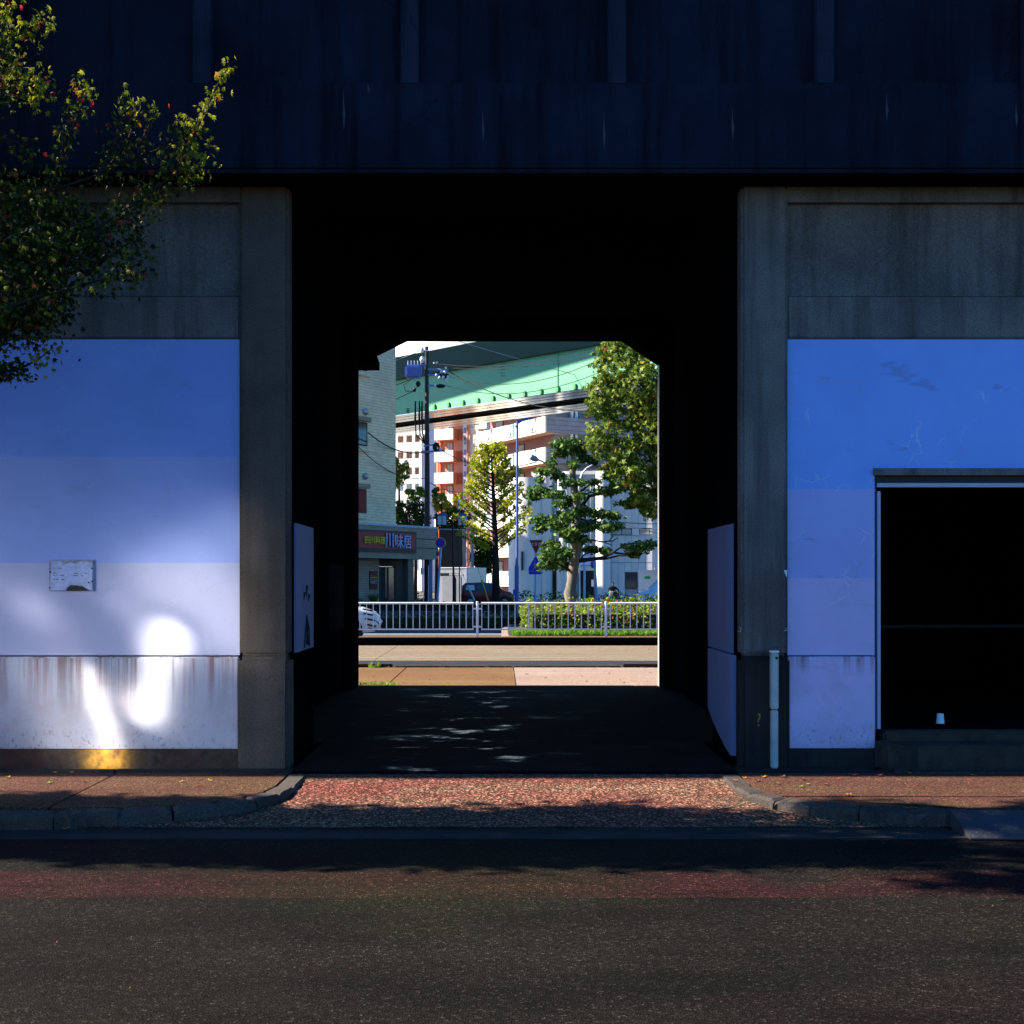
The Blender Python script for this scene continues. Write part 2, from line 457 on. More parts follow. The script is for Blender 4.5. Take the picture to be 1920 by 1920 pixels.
kerb = thing('kerb', None, None); struct(kerb)
def kstone(a, b, ao, bo, z1, z1b=None, jit=.012):
    """one rough kerb stone between two stretches of the kerb line"""
    n = 9
    vs, fs = [], []
    prof = [(0, -.3), (0.0, -.02), (.12, .0), (.88, .0), (1, -.02), (1, -.3)]
    for i in range(n):
        s = i / (n - 1)
        p = Vector(a).lerp(Vector(b), s); q = Vector(ao).lerp(Vector(bo), s)
        e = .014 if i in (0, n - 1) else 0
        for k, (w, dz) in enumerate(prof):
            xy = p.lerp(q, w)
            j = random.uniform(-jit, jit) if k in (1, 2) else random.uniform(-jit, jit) * .3
            zt = z1 + (z1b - z1 if z1b is not None else 0) * s
            z = -.3 if dz == -.3 else zt + dz - e + (random.uniform(-jit * 1.6, 0) if k in (1, 2) else 0)
            vs.append((xy.x, xy.y + (j if k < 3 else 0), z))
    m = len(prof)
    for i in range(n - 1):
        for k in range(m - 1):
            fs.append((i * m + k, i * m + k + 1, (i + 1) * m + k + 1, (i + 1) * m + k))
    fs += [tuple(range(m - 1, -1, -1)), tuple(range((n - 1) * m, n * m))]
    return MB().add(vs, fs)
for (K, Ko, sgn) in ((KL, KLo, -1), (KR, KRo, 1)):
    for (i0, i1) in ((0, 1), (1, 3), (3, 5), (5, 7)):
        for i in range(i0, i1):
            sh = .006
            a, b = Vector(K[i]), Vector(K[i + 1]); ao, bo = Vector(Ko[i]), Vector(Ko[i + 1])
            if i == i0: a, ao = a.lerp(b, .03), ao.lerp(bo, .03)
            zz = .002 if i < 5 else -.004
            kstone(a, b, ao, bo, zz, zz, .002 if i < 3 else .014).build('kerb_stone', M['kerb'], kerb)
    xe = K[-1][0]
    for k in range(12):
        ln = random.uniform(.55, .62)
        xa, xb = xe + sgn * .012, xe + sgn * (ln - .012)
        if not (sgn > 0 and xa > 2.95 and xa < 4.6):      # the steel ramp plate lies over this stretch
            kstone((xa, 7.765), (xb, 7.765), (xa, 7.915), (xb, 7.915), -.006 + random.uniform(-.012, .004)).build('kerb_stone', M['kerb'], kerb)
        xe += sgn * ln

side = thing('sidewalk', None, None); struct(side)
def slab(poly, mat, z=0.0, par=None, name='paving_slab', th=.3):
    return MB().prism(poly, z - th, z).build(name, mat, par or side)
gp = .008
# left: slabs split at x=-3.0 and beyond
curve = [(p[0] - gp, p[1]) for p in KLo]
slab([(-3.0 + gp, 9.36)] + [(-3.0 + gp, 7.93)] + [p for p in reversed(curve)], M['sidewalk'])
for xa, xb in ((-5.4, -3.0), (-7.9, -5.4), (-10.4, -7.9), (-13, -10.4)):
    slab([(xa + gp, 7.925), (xb - gp, 7.925), (xb - gp, 9.36), (xa + gp, 9.36)], M['sidewalk'], random.uniform(-.006, .004))
# right: split lengthwise at Y=8.3 and across at x=3.0
c2 = [(p[0] + gp, p[1]) for p in KRo]
up = [p for p in c2 if p[1] > 8.36]; dn = [p for p in c2 if p[1] < 8.30]
slab([(up[0][0], 9.36)] + up[1:] + [(c2[2][0] + .02, 8.345), (3.0, 8.345), (3.0, 9.36)], M['sidewalk'])
slab(dn + [(3.0 - gp, 7.925), (3.0 - gp, 8.333), (c2[2][0] + .03, 8.333)], M['sidewalk'], -.004)
for xa, xb in ((3.0, 5.4), (5.4, 7.9), (7.9, 10.4)):
    slab([(xa + gp, 8.345), (xb - gp, 8.345), (xb - gp, 9.36), (xa + gp, 9.36)], M['sidewalk'], -.002)
    slab([(xa + gp, 7.925), (xb - gp, 7.925), (xb - gp, 8.333), (xa + gp, 8.333)], M['sidewalk'], -.005)

# driveway apron of exposed aggregate, falling to the gutter
mb = MB(); nx, ny = 60, 26
for j in range(ny + 1):
    for i in range(nx + 1):
        xx = -2.75 + 5.75 * i / nx; yy = 7.75 + 1.62 * j / ny
        s_ = max(0, min(1, (9.3 - yy) / 1.5))
        mb.v.append((xx, yy, -.012 - .082 * s_ ** 1.2 + random.uniform(-.003, .003)))
for j in range(ny):
    for i in range(nx):
        a = j * (nx + 1) + i
        mb.f.append((a, a + 1, a + nx + 2, a + nx + 1))
apron = mb.build('driveway_apron', M['apron'], smooth=True); struct(apron)
# low concrete lip between apron and gutter
lip = MB()
lip.prism([(-2.6, 7.748), (2.9, 7.748), (2.9, 7.80), (-2.6, 7.80)], -.3, -.098)
struct(lip.build('gutter_lip', M['base_concrete']))

# drain channel along the foot of the viaduct
dr = thing('drain_channel', None, None); struct(dr)
MB().box(-13, -1.64, 9.37, 9.55, -.3, -.10).build('channel_bed', M['soil'], dr)
MB().box(1.86, 13, 9.37, 9.55, -.3, -.10).build('channel_bed', M['soil'], dr)
MB().box(-1.64, 1.86, 9.372, 9.45, -.3, -.04).build('channel_bed', M['soil'], dr)
for xa, xb in ((-13, -8.6), (-8.58, -5.2), (-5.18, -3.1), (-3.08, -1.66)):
    MB().box(xa, xb, 9.555, 9.615, -.3, -.012 + random.uniform(-.006, .006)).build('channel_edging', M['gutter'], dr)
MB().box(-13, -1.66, 9.62, 9.80, -.3, -.045).build('soil_strip', M['soil'], dr)
MB().box(1.88, 3.0, 9.555, 9.80, -.3, -.022).build('channel_edging', M['base_concrete'], dr)
MB().box(3.0, 13, 9.555, 9.62, -.3, -.022).build('channel_edging', M['gutter'], dr)

fl = MB().box(-1.655, 1.875, 9.455, 17.2, -.5, 0.0)
fl.box(-2.2, 2.4, 11.15, 17.15, -.5, -.004)
tf = fl.build('tunnel_floor', M['floor']); struct(tf)

# ================================================================ THE VIADUCT
via = thing('railway_viaduct', 'dark concrete railway viaduct with a square underpass and blue painted infill walls', 'viaduct', (0, Y0, 0))
C = M['concrete']
YF, ZS = 9.45, 4.757                     # fascia plane, soffit height
zt = H + 938 * YF / F
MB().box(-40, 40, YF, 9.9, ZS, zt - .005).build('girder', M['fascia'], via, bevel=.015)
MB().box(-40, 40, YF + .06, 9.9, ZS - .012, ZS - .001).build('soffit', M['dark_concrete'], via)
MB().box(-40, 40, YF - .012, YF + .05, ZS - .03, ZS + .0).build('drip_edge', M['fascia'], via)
xs = [-.795 + 1.645 * k for k in range(-8, 9)]
for k, xx in enumerate(xs):
    MB().box(xx, xx + .145, YF + .004, YF + .083, zt - .02, 7.28)  .build('rib', M['rib'], via, bevel=.008)
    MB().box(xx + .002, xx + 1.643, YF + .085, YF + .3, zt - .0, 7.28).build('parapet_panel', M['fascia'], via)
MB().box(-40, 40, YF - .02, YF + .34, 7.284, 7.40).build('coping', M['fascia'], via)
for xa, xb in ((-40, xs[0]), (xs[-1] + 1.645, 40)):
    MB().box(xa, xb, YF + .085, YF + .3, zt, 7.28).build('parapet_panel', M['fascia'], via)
# deck and far side
MB().box(-40, 40, 9.902, 10.5, ZS + .002, 5.6).build('girder_back', M['dark_concrete'], via)
MB().box(-40, 40, 10.5, 16.7, 5.2, 5.6).build('deck_slab', M['dark_concrete'], via)
MB().box(-40, 40, 16.65, 17.25, 4.962, 5.6).build('rear_girder', M['dark_concrete'], via)
MB().box(-40, 40, 16.95, 17.25, 5.602, 6.2).build('rear_parapet', M['dark_concrete'], via)
# piers
xp = [(X0(448), X0(541)), (X0(1390), X0(1478)), (-6.6, -6.2), (6.35, 6.75), (-11, -10.6), (10.7, 11.1)]
zb = .885
for k, (a, b) in enumerate(xp):
    MB().box(a, b, Y0, 9.98, zb + .004, ZS - .002).build('pier', M['warm_concrete'] if k == 0 else C, via, bevel=.025)
    MB().box(a + .004, b - .004, 9.95, 11.1, zb + .006, ZS - .004).build('pier_side', M['dark_concrete'], via)  # inner faces go near-black, the fall-off of light put into the colour
    mbp = MB().box(a - .008, b + .012, Y0 - .03, 10.0, -.2, zb)
    MB().box(a - .004, b + .006, 9.99, 11.1, -.2, zb - .01).build('pier_side', M['dark_concrete'], via)
    mbp.build('pier_base', M['base_concrete'] if k != 0 else M['warm_concrete'], via, bevel=.035)
# bays left and right of the underpass
def bay(a, b, paint, low, zlow_b, door=None):
    MB().box(a, b, Y0 + .09, Y0 + .3, 3.86, 4.72).build('recessed_panel', C, via)
    MB().box(a, b, Y0 + .03, Y0 + .2, 4.62, 4.75).build('panel_head', C, via)
    MB().box(a, b, Y0 + .03, Y0 + .28, 3.50, 3.845).build('wall_beam', C, via, bevel=.012)
    if not door:
        MB().box(a + .004, b - .004, Y0 + .045, Y0 + .25, zb + .006, 3.494).build('infill_wall', paint, via)
        MB().box(a + .004, b - .004, Y0 + .02, Y0 + .25, zlow_b, zb - .006).build('lower_wall', low, via, bevel=.012)
        MB().box(a + .006, b - .006, Y0 + .012, Y0 + .25, -.2, zlow_b - .003).build('wall_footing', M['rusty_glow_base'], via)
    else:
        d0, d1, dz = door
        pts = [(a + .004, Y0 + .045, zb + .006), (d0, Y0 + .045, zb + .006), (d0, Y0 + .045, dz), (d1, Y0 + .045, dz), (d1, Y0 + .045, zb + .006), (b - .004, Y0 + .045, zb + .006), (b - .004, Y0 + .045, 3.494), (a + .004, Y0 + .045, 3.494)]
        MB().extr(pts, (0, .2, 0)).build('infill_wall', paint, via)
        for xa, xb in ((a + .004, d0), (d1, b - .004)):
            MB().box(xa, xb, Y0 + .025, Y0 + .245, zlow_b, zb - .004).build('lower_wall', low, via, bevel=.008)
            MB().box(xa + .002, xb - .002, Y0 + .0, Y0 + .24, -.2, zlow_b - .003).build('wall_footing', M['base_concrete'], via)
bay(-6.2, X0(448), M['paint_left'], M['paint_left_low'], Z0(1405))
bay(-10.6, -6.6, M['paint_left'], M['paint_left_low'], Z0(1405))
D0, D1, DZ = X0(1643), 6.0, Z0(880)
bay(X0(1478), 6.35, M['paint_right'], M['paint_right_low'], Z0(1404), (D0, D1, DZ))
bay(6.75, 10.7, M['paint_right'], M['paint_right_low'], Z0(1404))
# doorway: weathered outer casing, dark gap, inner frame
fr = MB().box(D0 - .012, D1, Y0 + .02, Y0 + .1, DZ - .045, DZ + .012).build('door_casing', M['concrete'], via)
MB().box(D0, D1, Y0 + .08, Y0 + .2, DZ - .105, DZ - .047).build('casing_gap', M['black'], via)
MB().box(D0 + .03, D1, Y0 + .07, Y0 + .12, DZ - .140, DZ - .107).build('door_head', M['grey_paint'], via)
MB().box(D0 + .001, D0 + .03, Y0 + .1, Y0 + .2, .26, DZ - .08).build('casing_gap', M['lamp_blue'], via)
MB().box(D0 + .032, D0 + .058, Y0 + .07, Y0 + .12, .28, DZ - .174).build('door_jamb', M['grey_paint'], via)
# the dark room behind the doorway
zf = .285
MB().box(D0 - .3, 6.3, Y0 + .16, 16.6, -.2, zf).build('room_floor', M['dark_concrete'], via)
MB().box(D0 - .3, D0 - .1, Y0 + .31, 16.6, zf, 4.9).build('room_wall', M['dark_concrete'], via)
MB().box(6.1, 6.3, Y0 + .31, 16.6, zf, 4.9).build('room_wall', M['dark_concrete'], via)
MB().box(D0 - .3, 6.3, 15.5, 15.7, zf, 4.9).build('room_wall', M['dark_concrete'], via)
MB().tube([(D0 + .2, 12.5, 1.02), (6.0, 12.5, 1.035)], .02, 8).build('handrail', M['dark_steel'], via)
st = MB()
st.box(D0 + .02, 6.0, Y0 - .18, Y0 + .155, -.2, .17); st.box(D0 + .06, 6.0, Y0 - .02, Y0 + .153, .171, .27)
st.build('door_step', M['soil'], via, bevel=.02)
MB().extr([(D0 - .02, Y0 - .03, -.02), (D0 + .14, Y0 - .32, -.02), (D0 + .2, Y0 - .182, -.02), (D0 + .2, Y0 - .182, .17), (D0 - .02, Y0 - .03, .2)], (.08, .0, 0)).build('step_fillet', M['base_concrete'], via)
# inside the underpass: recessed bays and rear piers
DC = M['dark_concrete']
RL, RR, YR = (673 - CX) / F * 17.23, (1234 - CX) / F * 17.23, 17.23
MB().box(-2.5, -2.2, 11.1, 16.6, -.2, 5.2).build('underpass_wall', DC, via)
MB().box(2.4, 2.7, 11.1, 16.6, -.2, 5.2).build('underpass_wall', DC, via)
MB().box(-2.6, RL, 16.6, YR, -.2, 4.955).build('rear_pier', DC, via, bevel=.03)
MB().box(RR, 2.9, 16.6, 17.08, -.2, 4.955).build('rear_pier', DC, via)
MB().box(RR - .004, 2.9, 17.082, YR, -.2, 4.955).build('sunlit_pier_edge', M['plain_concrete'], via)  # pale end of the dark pier, painting its sunlit edge
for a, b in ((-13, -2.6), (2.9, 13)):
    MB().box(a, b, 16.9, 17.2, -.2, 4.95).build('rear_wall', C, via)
zr = lambda py: H - (py - HY) / F * YR
xr = lambda px: (px - CX) / F * YR
for pts in ([(xr(765), zr(640)), (xr(708), zr(668)), (RL - .05, zr(668)), (RL - .05, zr(640))], [(xr(1165), zr(641)), (RR + .05, zr(691)), (RR + .05, zr(641))]):
    MB().extr([(a, 16.75, b) for a, b in pts], (0, .47, 0)).build('haunch', DC, via)
MB().extr([(RL - .02, 16.8, zr(670)), (xr(708), 16.8, zr(670)), (xr(712), 16.8, zr(682)), (xr(712), 16.8, zr(695)), (RL - .02, 16.8, zr(695))], (0, .42, 0)).build('corbel', DC, via)
MB().box(-1.74, 1.97, 12.6, 13.0, 4.8, 5.195).build('cross_beam', DC, via)
# lime runs on the girder face
limem = basic('lime_stain', (.035, .04, .055), .8, .2, 20)
for px, py, h in ((905, 235, 30), (1132, 245, 34), (1373, 232, 32), (644, 205, 40), (1662, 200, 26), (1905, 215, 24), (690, 165, 10)):
    c = P(px, py, YF); w = .012
    k = h / F * YF
    pts = [(c.x, YF - .0025, c.z + k), (c.x + w * .4, YF - .0025, c.z + k * .3), (c.x + w * 1.3, YF - .0025, c.z - k * .25), (c.x + w * .3, YF - .0025, c.z - k), (c.x - w * .5, YF - .0025, c.z - k * .2)]
    MB().extr(pts, (0, .004, 0)).build('lime_run', limem, via)

# white boards on the inner faces of the front piers
yb = lambda px, x_: F * x_ / (px - CX)
xl = X0(541)
ya, ye = yb(548, xl), yb(581, xl)
b1 = thing('wall_board', 'tall pale board with black spray tag inside the left pier of the underpass', 'board', (xl, ya, 0))
zb0, zb1 = H - 134 * ya / F, H + 109 * ya / F
MB().box(xl + .014, xl + .034, ya, ye, zb0, zb1).build('panel', M['board'], b1)
tg = MB(); q = lambda s, z: (xl + .038, ya + (ye - ya) * s, zb0 + z)
for pts in ([q(.42, .02), q(.5, .18), q(.56, .3), q(.62, .18), q(.7, .02)], [q(.5, .1), q(.56, .16), q(.6, .1), q(.56, .05)], [q(.4, .44), q(.42, .5)], [q(.54, .46), q(.55, .56)], [q(.66, .42), q(.68, .48)]):
    tg.tube(pts, [.006 + .012 * (k % 2) for k in range(len(pts))], 5)
tg.build('spray_tag', M['black'], b1)
xrr = X0(1390)
ya, ye = yb(1379, xrr), yb(1334, xrr)
b2 = thing('wall_board', 'plain pale board fixed above a wider one inside the right pier of the underpass', 'board', (xrr, ya, 0))
MB().box(xrr - .034, xrr - .014, ya, ye, H - 135 * ya / F, H + 108 * ya / F).build('panel', M['board'], b2)
b3 = thing('wall_board', 'wide lower board with a curved dirty bottom edge inside the right pier', 'board', (xrr, ya, 0))
x3 = xrr - .062
y3a, y3e = yb(1370, x3), yb(1327, x3)
pts = [(x3, y3a, .885), (x3, y3a, .05), (x3, y3a + .25, .09), (x3, y3a + .55, .16), (x3, y3a + .85, .24), (x3, y3e, .34), (x3, y3e, .885)]
MB().extr(pts, (.046, 0, 0)).build('panel', M['board'], b3)
# weathered grey board deep inside on the left
yc, yd = yb(640, RL), yb(662, RL)
b4 = thing('wall_board', 'dark weathered board on the left wall deep inside the underpass', 'board', (RL, yc, 0))
MB().box(-2.195, -2.165, 15.1, 16.5, .85, 1.72).build('panel', basic('weathered_board', (.011, .011, .013), .9, .4, 6, spec=0), b4)

# notice on the left wall
nx0, nx1, nz0, nz1 = X0(90), X0(173), Z0(1108), Z0(1049)
nb = thing('notice_board', 'torn peeling pale notice with faded small print on the left blue wall', 'notice', ((nx0 + nx1) / 2, Y0 + .04, nz0))
MB().box(nx0, nx1, Y0 + .026, Y0 + .044, nz0, nz1).build('backing_plate', basic('grimy_plate', (.25, .27, .38), .7, .35, 30), nb)
pm = basic('peeling_paper', (.36, .44, .70), .6, .2, 22, bump=.4, bscale=30)
W_, H_ = nx1 - nx0, nz1 - nz0
def n3(a, b, d=.0): return (nx0 + a * W_, Y0 + .023 - d, nz0 + b * H_)
paper = [n3(.02, .02), n3(.37, .02), n3(.40, .13), n3(.48, .20), n3(.6, .19), n3(.66, .2), n3(.75, .18), n3(.82, .09), n3(.97, .02), n3(.98, .9), n3(.7, .93), n3(.62, .86), n3(.5, .9), n3(.34, .86), n3(.3, .93), n3(.05, .9)]
MB().extr(paper, (0, .0025, 0)).build('paper_sheet', pm, nb)
MB().extr([n3(.05, .92, .004), n3(.08, .88, .012), n3(.2, .9, .01), n3(.3, .95, .004)], (0, .002, 0)).build('paper_curl', basic('curled_paper', (.45, .55, .75), .6, .1, 10), nb)
pr = MB()
for (a, b, l) in ((.1, .70, .05), (.2, .70, .10), (.1, .56, .09), (.1, .49, .10), (.26, .485, .15), (.1, .355, .11), (.28, .35, .08), (.57, .55, .09), (.82, .54, .05), (.54, .475, .13), (.74, .47, .05)):
    for k in range(int(l / .018)):
        if random.random() < .8:
            x_ = a + k * .018; pr.extr([n3(x_, b), n3(x_ + .013, b), n3(x_ + .013, b + .025), n3(x_, b + .025)], (0, -.001, 0))
pr.build('faded_print', M['black'], nb)
MB().extr([n3(.39, .0), n3(.42, .11), n3(.5, .18), n3(.62, .17), n3(.7, .15), n3(.78, .14), n3(.9, .01)], (0, .004, 0)).build('torn_hole', M['black'], nb)
for a, b in ((.02, .1), (.9, .27), (.975, .3), (.97, .72), (.03, .6)):
    MB().disc(n3(a, b), (0, 1, 0), .007, .01, 8).build('fixing', M['black'], nb)

# cable guard on the right pier, yellow sprayed question mark, paper scraps
cgx0, cgx1 = X0(1441) , X0(1455)
cz1 = H - (1221 - HY) / F * 9.72
cg = thing('cable_guard', 'pale upright steel cable guard strapped to the foot of the right pier', 'cable guard', ((cgx0 + cgx1) / 2, 9.74, 0))
cgm = basic('weathered_pale_steel', (.36, .42, .44), .5, .18, 7, metal=.1, bump=.1)
MB().box(cgx0, cgx1, 9.70, 9.768, .46, cz1 - .012).build('upper_cover', cgm, cg, bevel=.008)
MB().box(cgx0 + .003, cgx1 - .001, 9.706, 9.768, -.02, .452).build('lower_cover', cgm, cg, bevel=.008)
MB().box(cgx0 - .002, cgx1 + .002, 9.697, 9.769, cz1 - .01, cz1 + .004).build('cap', M['white_paint'], cg)
MB().disc(((cgx0 + cgx1) / 2 + .012, 9.6995, cz1 - .055), (0, 1, 0), .012, .004, 12).build('bolt_hole', M['black'], cg)
def text(s, name, mat, loc, size, parent=None, rot=(90, 0, 0), ext=.002, align='CENTER', spacing=1.0, sx=1.0):
    cu = bpy.data.curves.new(name, 'FONT'); cu.body = s; cu.size = size; cu.extrude = ext
    cu.align_x = align; cu.align_y = 'CENTER'; cu.space_character = spacing
    cu.resolution_u = 3
    cu.materials.append(mat)
    o = bpy.data.objects.new(name, cu); col.objects.link(o)
    o.rotation_euler = tuple(R(a) for a in rot)
    o.scale = (sx, 1, 1)
    if parent: o.parent = parent
    o.location = Vector(loc) - (root_loc(parent) if parent else Vector())
    return o
ym = basic('mustard_spray', (.30, .17, .035), .7, .2, 30)
text('?', 'sprayed_question_mark', ym, (X0(1421), 9.767, Z0(1350)), .155, via, sx=.85, ext=.0015)
pw = basic('white_scrap', (.72, .74, .8), .6, .05, 3)
MB().extr([(X0(1470), 9.797, Z0(1069)), (X0(1476), 9.797, Z0(1069)), (X0(1475), 9.797, Z0(1083)), (X0(1472), 9.797, Z0(1076))], (0, .0025, 0)).build('paper_scrap', pw, via)
MB().tube([P(1386, 1176, 9.79), P(1390, 1179, 9.775), P(1388, 1185, 9.775), P(1384, 1183, 9.79)], .004, 6).build('ring_hook', M['steel'], via)
MB().tube([P(1472, 1178, 9.79), P(1476, 1181, 9.78), P(1470, 1183, 9.785)], .004, 6).build('ring_hook', M['steel'], via)

# paper cup on the doorway floor
cy = 10.22
cpb = P(1763, 1360, cy)
cup = thing('paper_cup', 'small white paper cup upside down on the dark doorway floor', 'cup', (cpb.x, cy, zf))
zc = zf
mbc = MB().tube([(cpb.x, cy, zc + .002), (cpb.x, cy, zc + .008), (cpb.x, cy, zc + .085)], [.036, .034, .027], 20)
mbc.build('cup_wall', pw, cup, smooth=True)
MB().tube([(cpb.x, cy, zc + .001), (cpb.x, cy, zc + .007)], .037, 20).build('rim', pw, cup)

# steel drain grating on the right, full of red leaves
gr = thing('drain_grating', 'steel drain grating strewn with red leaves before the dark doorway', 'grating', (5, 9.46, 0))
MB().box(3.15, 7.4, 9.372, 9.384, -.04, .001).build('grating_frame', M['dark_steel'], gr)
MB().box(3.15, 7.4, 9.54, 9.552, -.04, .001).build('grating_frame', M['dark_steel'], gr)
bar = None
for k in range(105):
    xx = 3.16 + k * .04
    if bar is None:
        bar = MB().box(xx, xx + .012, 9.385, 9.539, -.035, 0).build('bar', M['dark_steel'], gr)
        base_x = xx
    else:
        c = bar.copy(); col.objects.link(c); c.location = (xx - base_x, 0, 0)

# chequered steel kerb ramp at the lower right
r0 = G(1765, 1530); r1 = G(1805, 1568, -.1)
rp = thing('kerb_ramp', 'grey steel chequer plate ramp laid against the kerb at lower right', 'ramp', (4.0, 7.6, -.1))
rx0, rx1 = 2.93, 4.6
ypl, zpl = 7.78, .012
pm_ = basic('worn_chequer_plate', (.05, .052, .065), .5, .2, 6, metal=.3)
MB().extr([(rx0, ypl, zpl), (rx0 + .005, 7.46, -.105), (rx0 + .005, 7.46, -.113), (rx0, ypl, -.113)], (rx1 - rx0, 0, 0)).build('plate', pm_, rp)
tr = MB(); dvec = Vector((0, 7.46 - ypl, -.105 - zpl)); nrm = Vector((0, .105 + zpl, -(ypl - 7.46))).normalized() * -1
for i in range(44):
    for j in range(8):
        s = (j + .5) / 8; x_ = rx0 + .03 + i * .0375
        c = Vector((x_, ypl, zpl)) + dvec * s + nrm * .0015
        d1 = (Vector((1, 0, 0)) * .5 + dvec.normalized() * (.8 if (i + j) % 2 else -.8)).normalized() * .013
        d2 = d1.cross(nrm) * .28
        tr.add([c - d1, c + d2, c + d1, c - d2, c + nrm * .003], [(0, 1, 4), (1, 2, 4), (2, 3, 4), (3, 0, 4)])
tg_ = tr.build('tread', pm_, rp); tg_['kind'] = 'stuff'

# fallen leaves: bigger ones singly, crumbs as one
lm = {'red': basic('red_fallen_leaf', (.30, .03, .03), .6, .3, 40), 'yellow': basic('yellow_fallen_leaf', (.45, .33, .05), .6, .3, 40),
      'green': basic('green_fallen_leaf', (.14, .22, .03), .6, .3, 40), 'brown': basic('brown_fallen_leaf', (.12, .055, .03), .7, .3, 40), 'orange': basic('orange_fallen_leaf', (.40, .15, .03), .6, .3, 40)}
def star(r, n=5, inner=.42):
    return [(math.cos(math.pi * k / n) * (r if k % 2 == 0 else r * inner), math.sin(math.pi * k / n) * (r if k % 2 == 0 else r * inner)) for k in range(2 * n)]
def fallen(c, r, colr, rot):
    vs = []
    for a, b in star(r):
        a2, b2 = a * math.cos(rot) - b * math.sin(rot), a * math.sin(rot) + b * math.cos(rot)
        rr = math.hypot(a, b)
        vs.append((c.x + a2, c.y + b2, c.z + .006 + rr * .35 * (1 + .6 * math.sin(3 * rot + a2 * 60))))
    ctr = (c.x, c.y, c.z + .005)
    m = MB().add([ctr] + vs, [(0, 1 + k, 1 + (k + 1) % 10) for k in range(10)])
    return m.build('fallen_leaf', lm[colr], None, recalc=False)
spots = [('yellow', 108, 1448), ('yellow', 135, 1450), ('green', 90, 1469), ('red', 182, 1450), ('yellow', 340, 1467), ('yellow', 392, 1466), ('red', 372, 1474), ('red', 158, 1467), ('yellow', 15, 1459),
         ('orange', 1378, 1466), ('orange', 1395, 1460), ('brown', 1468, 1458), ('brown', 1506, 1463), ('green', 1458, 1471), ('green', 1515, 1472), ('green', 1502, 1477), ('orange', 1592, 1493), ('red', 1600, 1455),
         ('red', 1682, 1451), ('red', 1700, 1449), ('red', 1745, 1453), ('green', 1822, 1455), ('red', 1906, 1453), ('brown', 1420, 1465), ('red', 1572, 1462), ('red', 1650, 1456), ('red', 1548, 1473), ('orange', 230, 1556), ('yellow', 125, 1556), ('green', 1330, 1557), ('orange', 1432, 1458), ('yellow', 1706, 1452), ('red', 1860, 1453)]
leaf_seen = {}
for k, (cn, px, py) in enumerate(spots):
    on_road = py > 1545
    c = G(px, py, -.112 if on_road else 0)
    if -1.5 < c.x < 1.7 and not on_road: c = G(px, py, -.03)
    if 9.37 < c.y < 9.55: c.y = 9.34
    o = fallen(c, random.uniform(.022, .036), cn, random.uniform(0, 6)); leaf_seen.setdefault(cn, []).append((px, o))
    nm = {'red': 'small red leaf lying on the front pavement', 'yellow': 'small yellow leaf lying on the front pavement', 'green': 'small green leaf lying on the front pavement', 'brown': 'curled brown leaf lying on the front pavement', 'orange': 'small orange leaf lying on the front pavement'}[cn]
    tag(o, nm, 'leaf', 'fallen %s leaves on the front pavement' % cn)
ORD = ['leftmost', 'second', 'third', 'fourth', 'fifth', 'sixth', 'seventh', 'eighth', 'ninth', 'tenth', 'eleventh', 'twelfth', 'thirteenth']
for cn, lst in leaf_seen.items():
    for k, (px, o) in enumerate(sorted(lst, key=lambda e: e[0])):
        o['label'] = ('leftmost of the small %s leaves lying along the front pavement' % cn) if k == 0 else ('small %s leaf along the front pavement, %s %s one from the left' % (cn, ORD[k], cn))
mb = MB()
for k in range(420):
    zone = random.random()
    if zone < .45: c = Vector((random.uniform(-4, 5), random.uniform(7.9, 9.3), .004))
    elif zone < .72: c = Vector((random.uniform(-4, 5), random.gauss(7.68, .05), -.108))
    elif zone < .94: c = Vector((random.uniform(3.0, 5.5), random.uniform(9.3, 9.42), .004))
    else: c = Vector((random.uniform(-3, 3), random.uniform(3.2, 7.4), -.116))
    if -1.75 < c.x < 1.95 and 7.8 < c.y < 9.36: c.z = -.012 - .082 * max(0, min(1, (9.3 - c.y) / 1.5)) ** 1.2 + .006
    r = random.uniform(.004, .011); a = random.uniform(0, 6)
    mb.add([c + Vector((math.cos(a + w) * r * s, math.sin(a + w) * r * s, random.uniform(0, .006))) for w, s in ((0, 1), (1.6, .5), (3.1, 1), (4.7, .5))], [(0, 1, 2, 3)])
for k in range(260):
    c = Vector((random.uniform(-3.6, 4), random.choice((random.uniform(17.3, 20.8), random.gauss(20.75, .06), random.uniform(21.2, 30))), .004))
    if c.y > 21: c.z = -.112
    r = random.uniform(.012, .035); a = random.uniform(0, 6)
    mb.add([c + Vector((math.cos(a + w) * r * s, math.sin(a + w) * r * s, random.uniform(.003, .02))) for w, s in ((0, 1), (1.6, .5), (3.1, 1), (4.7, .5))], [(0, 1, 2, 3)])
o = mb.build('leaf_litter', leafmat('leaf_litter_colours', [(0, (.25, .03, .02)), (.3, (.12, .05, .03)), (.55, (.16, .10, .03)), (.8, (.16, .06, .02)), (1, (.2, .2, .19))], .05), recalc=False)
tag(o, 'crumbs of dry leaves and grit over the street', None, None, 'stuff')
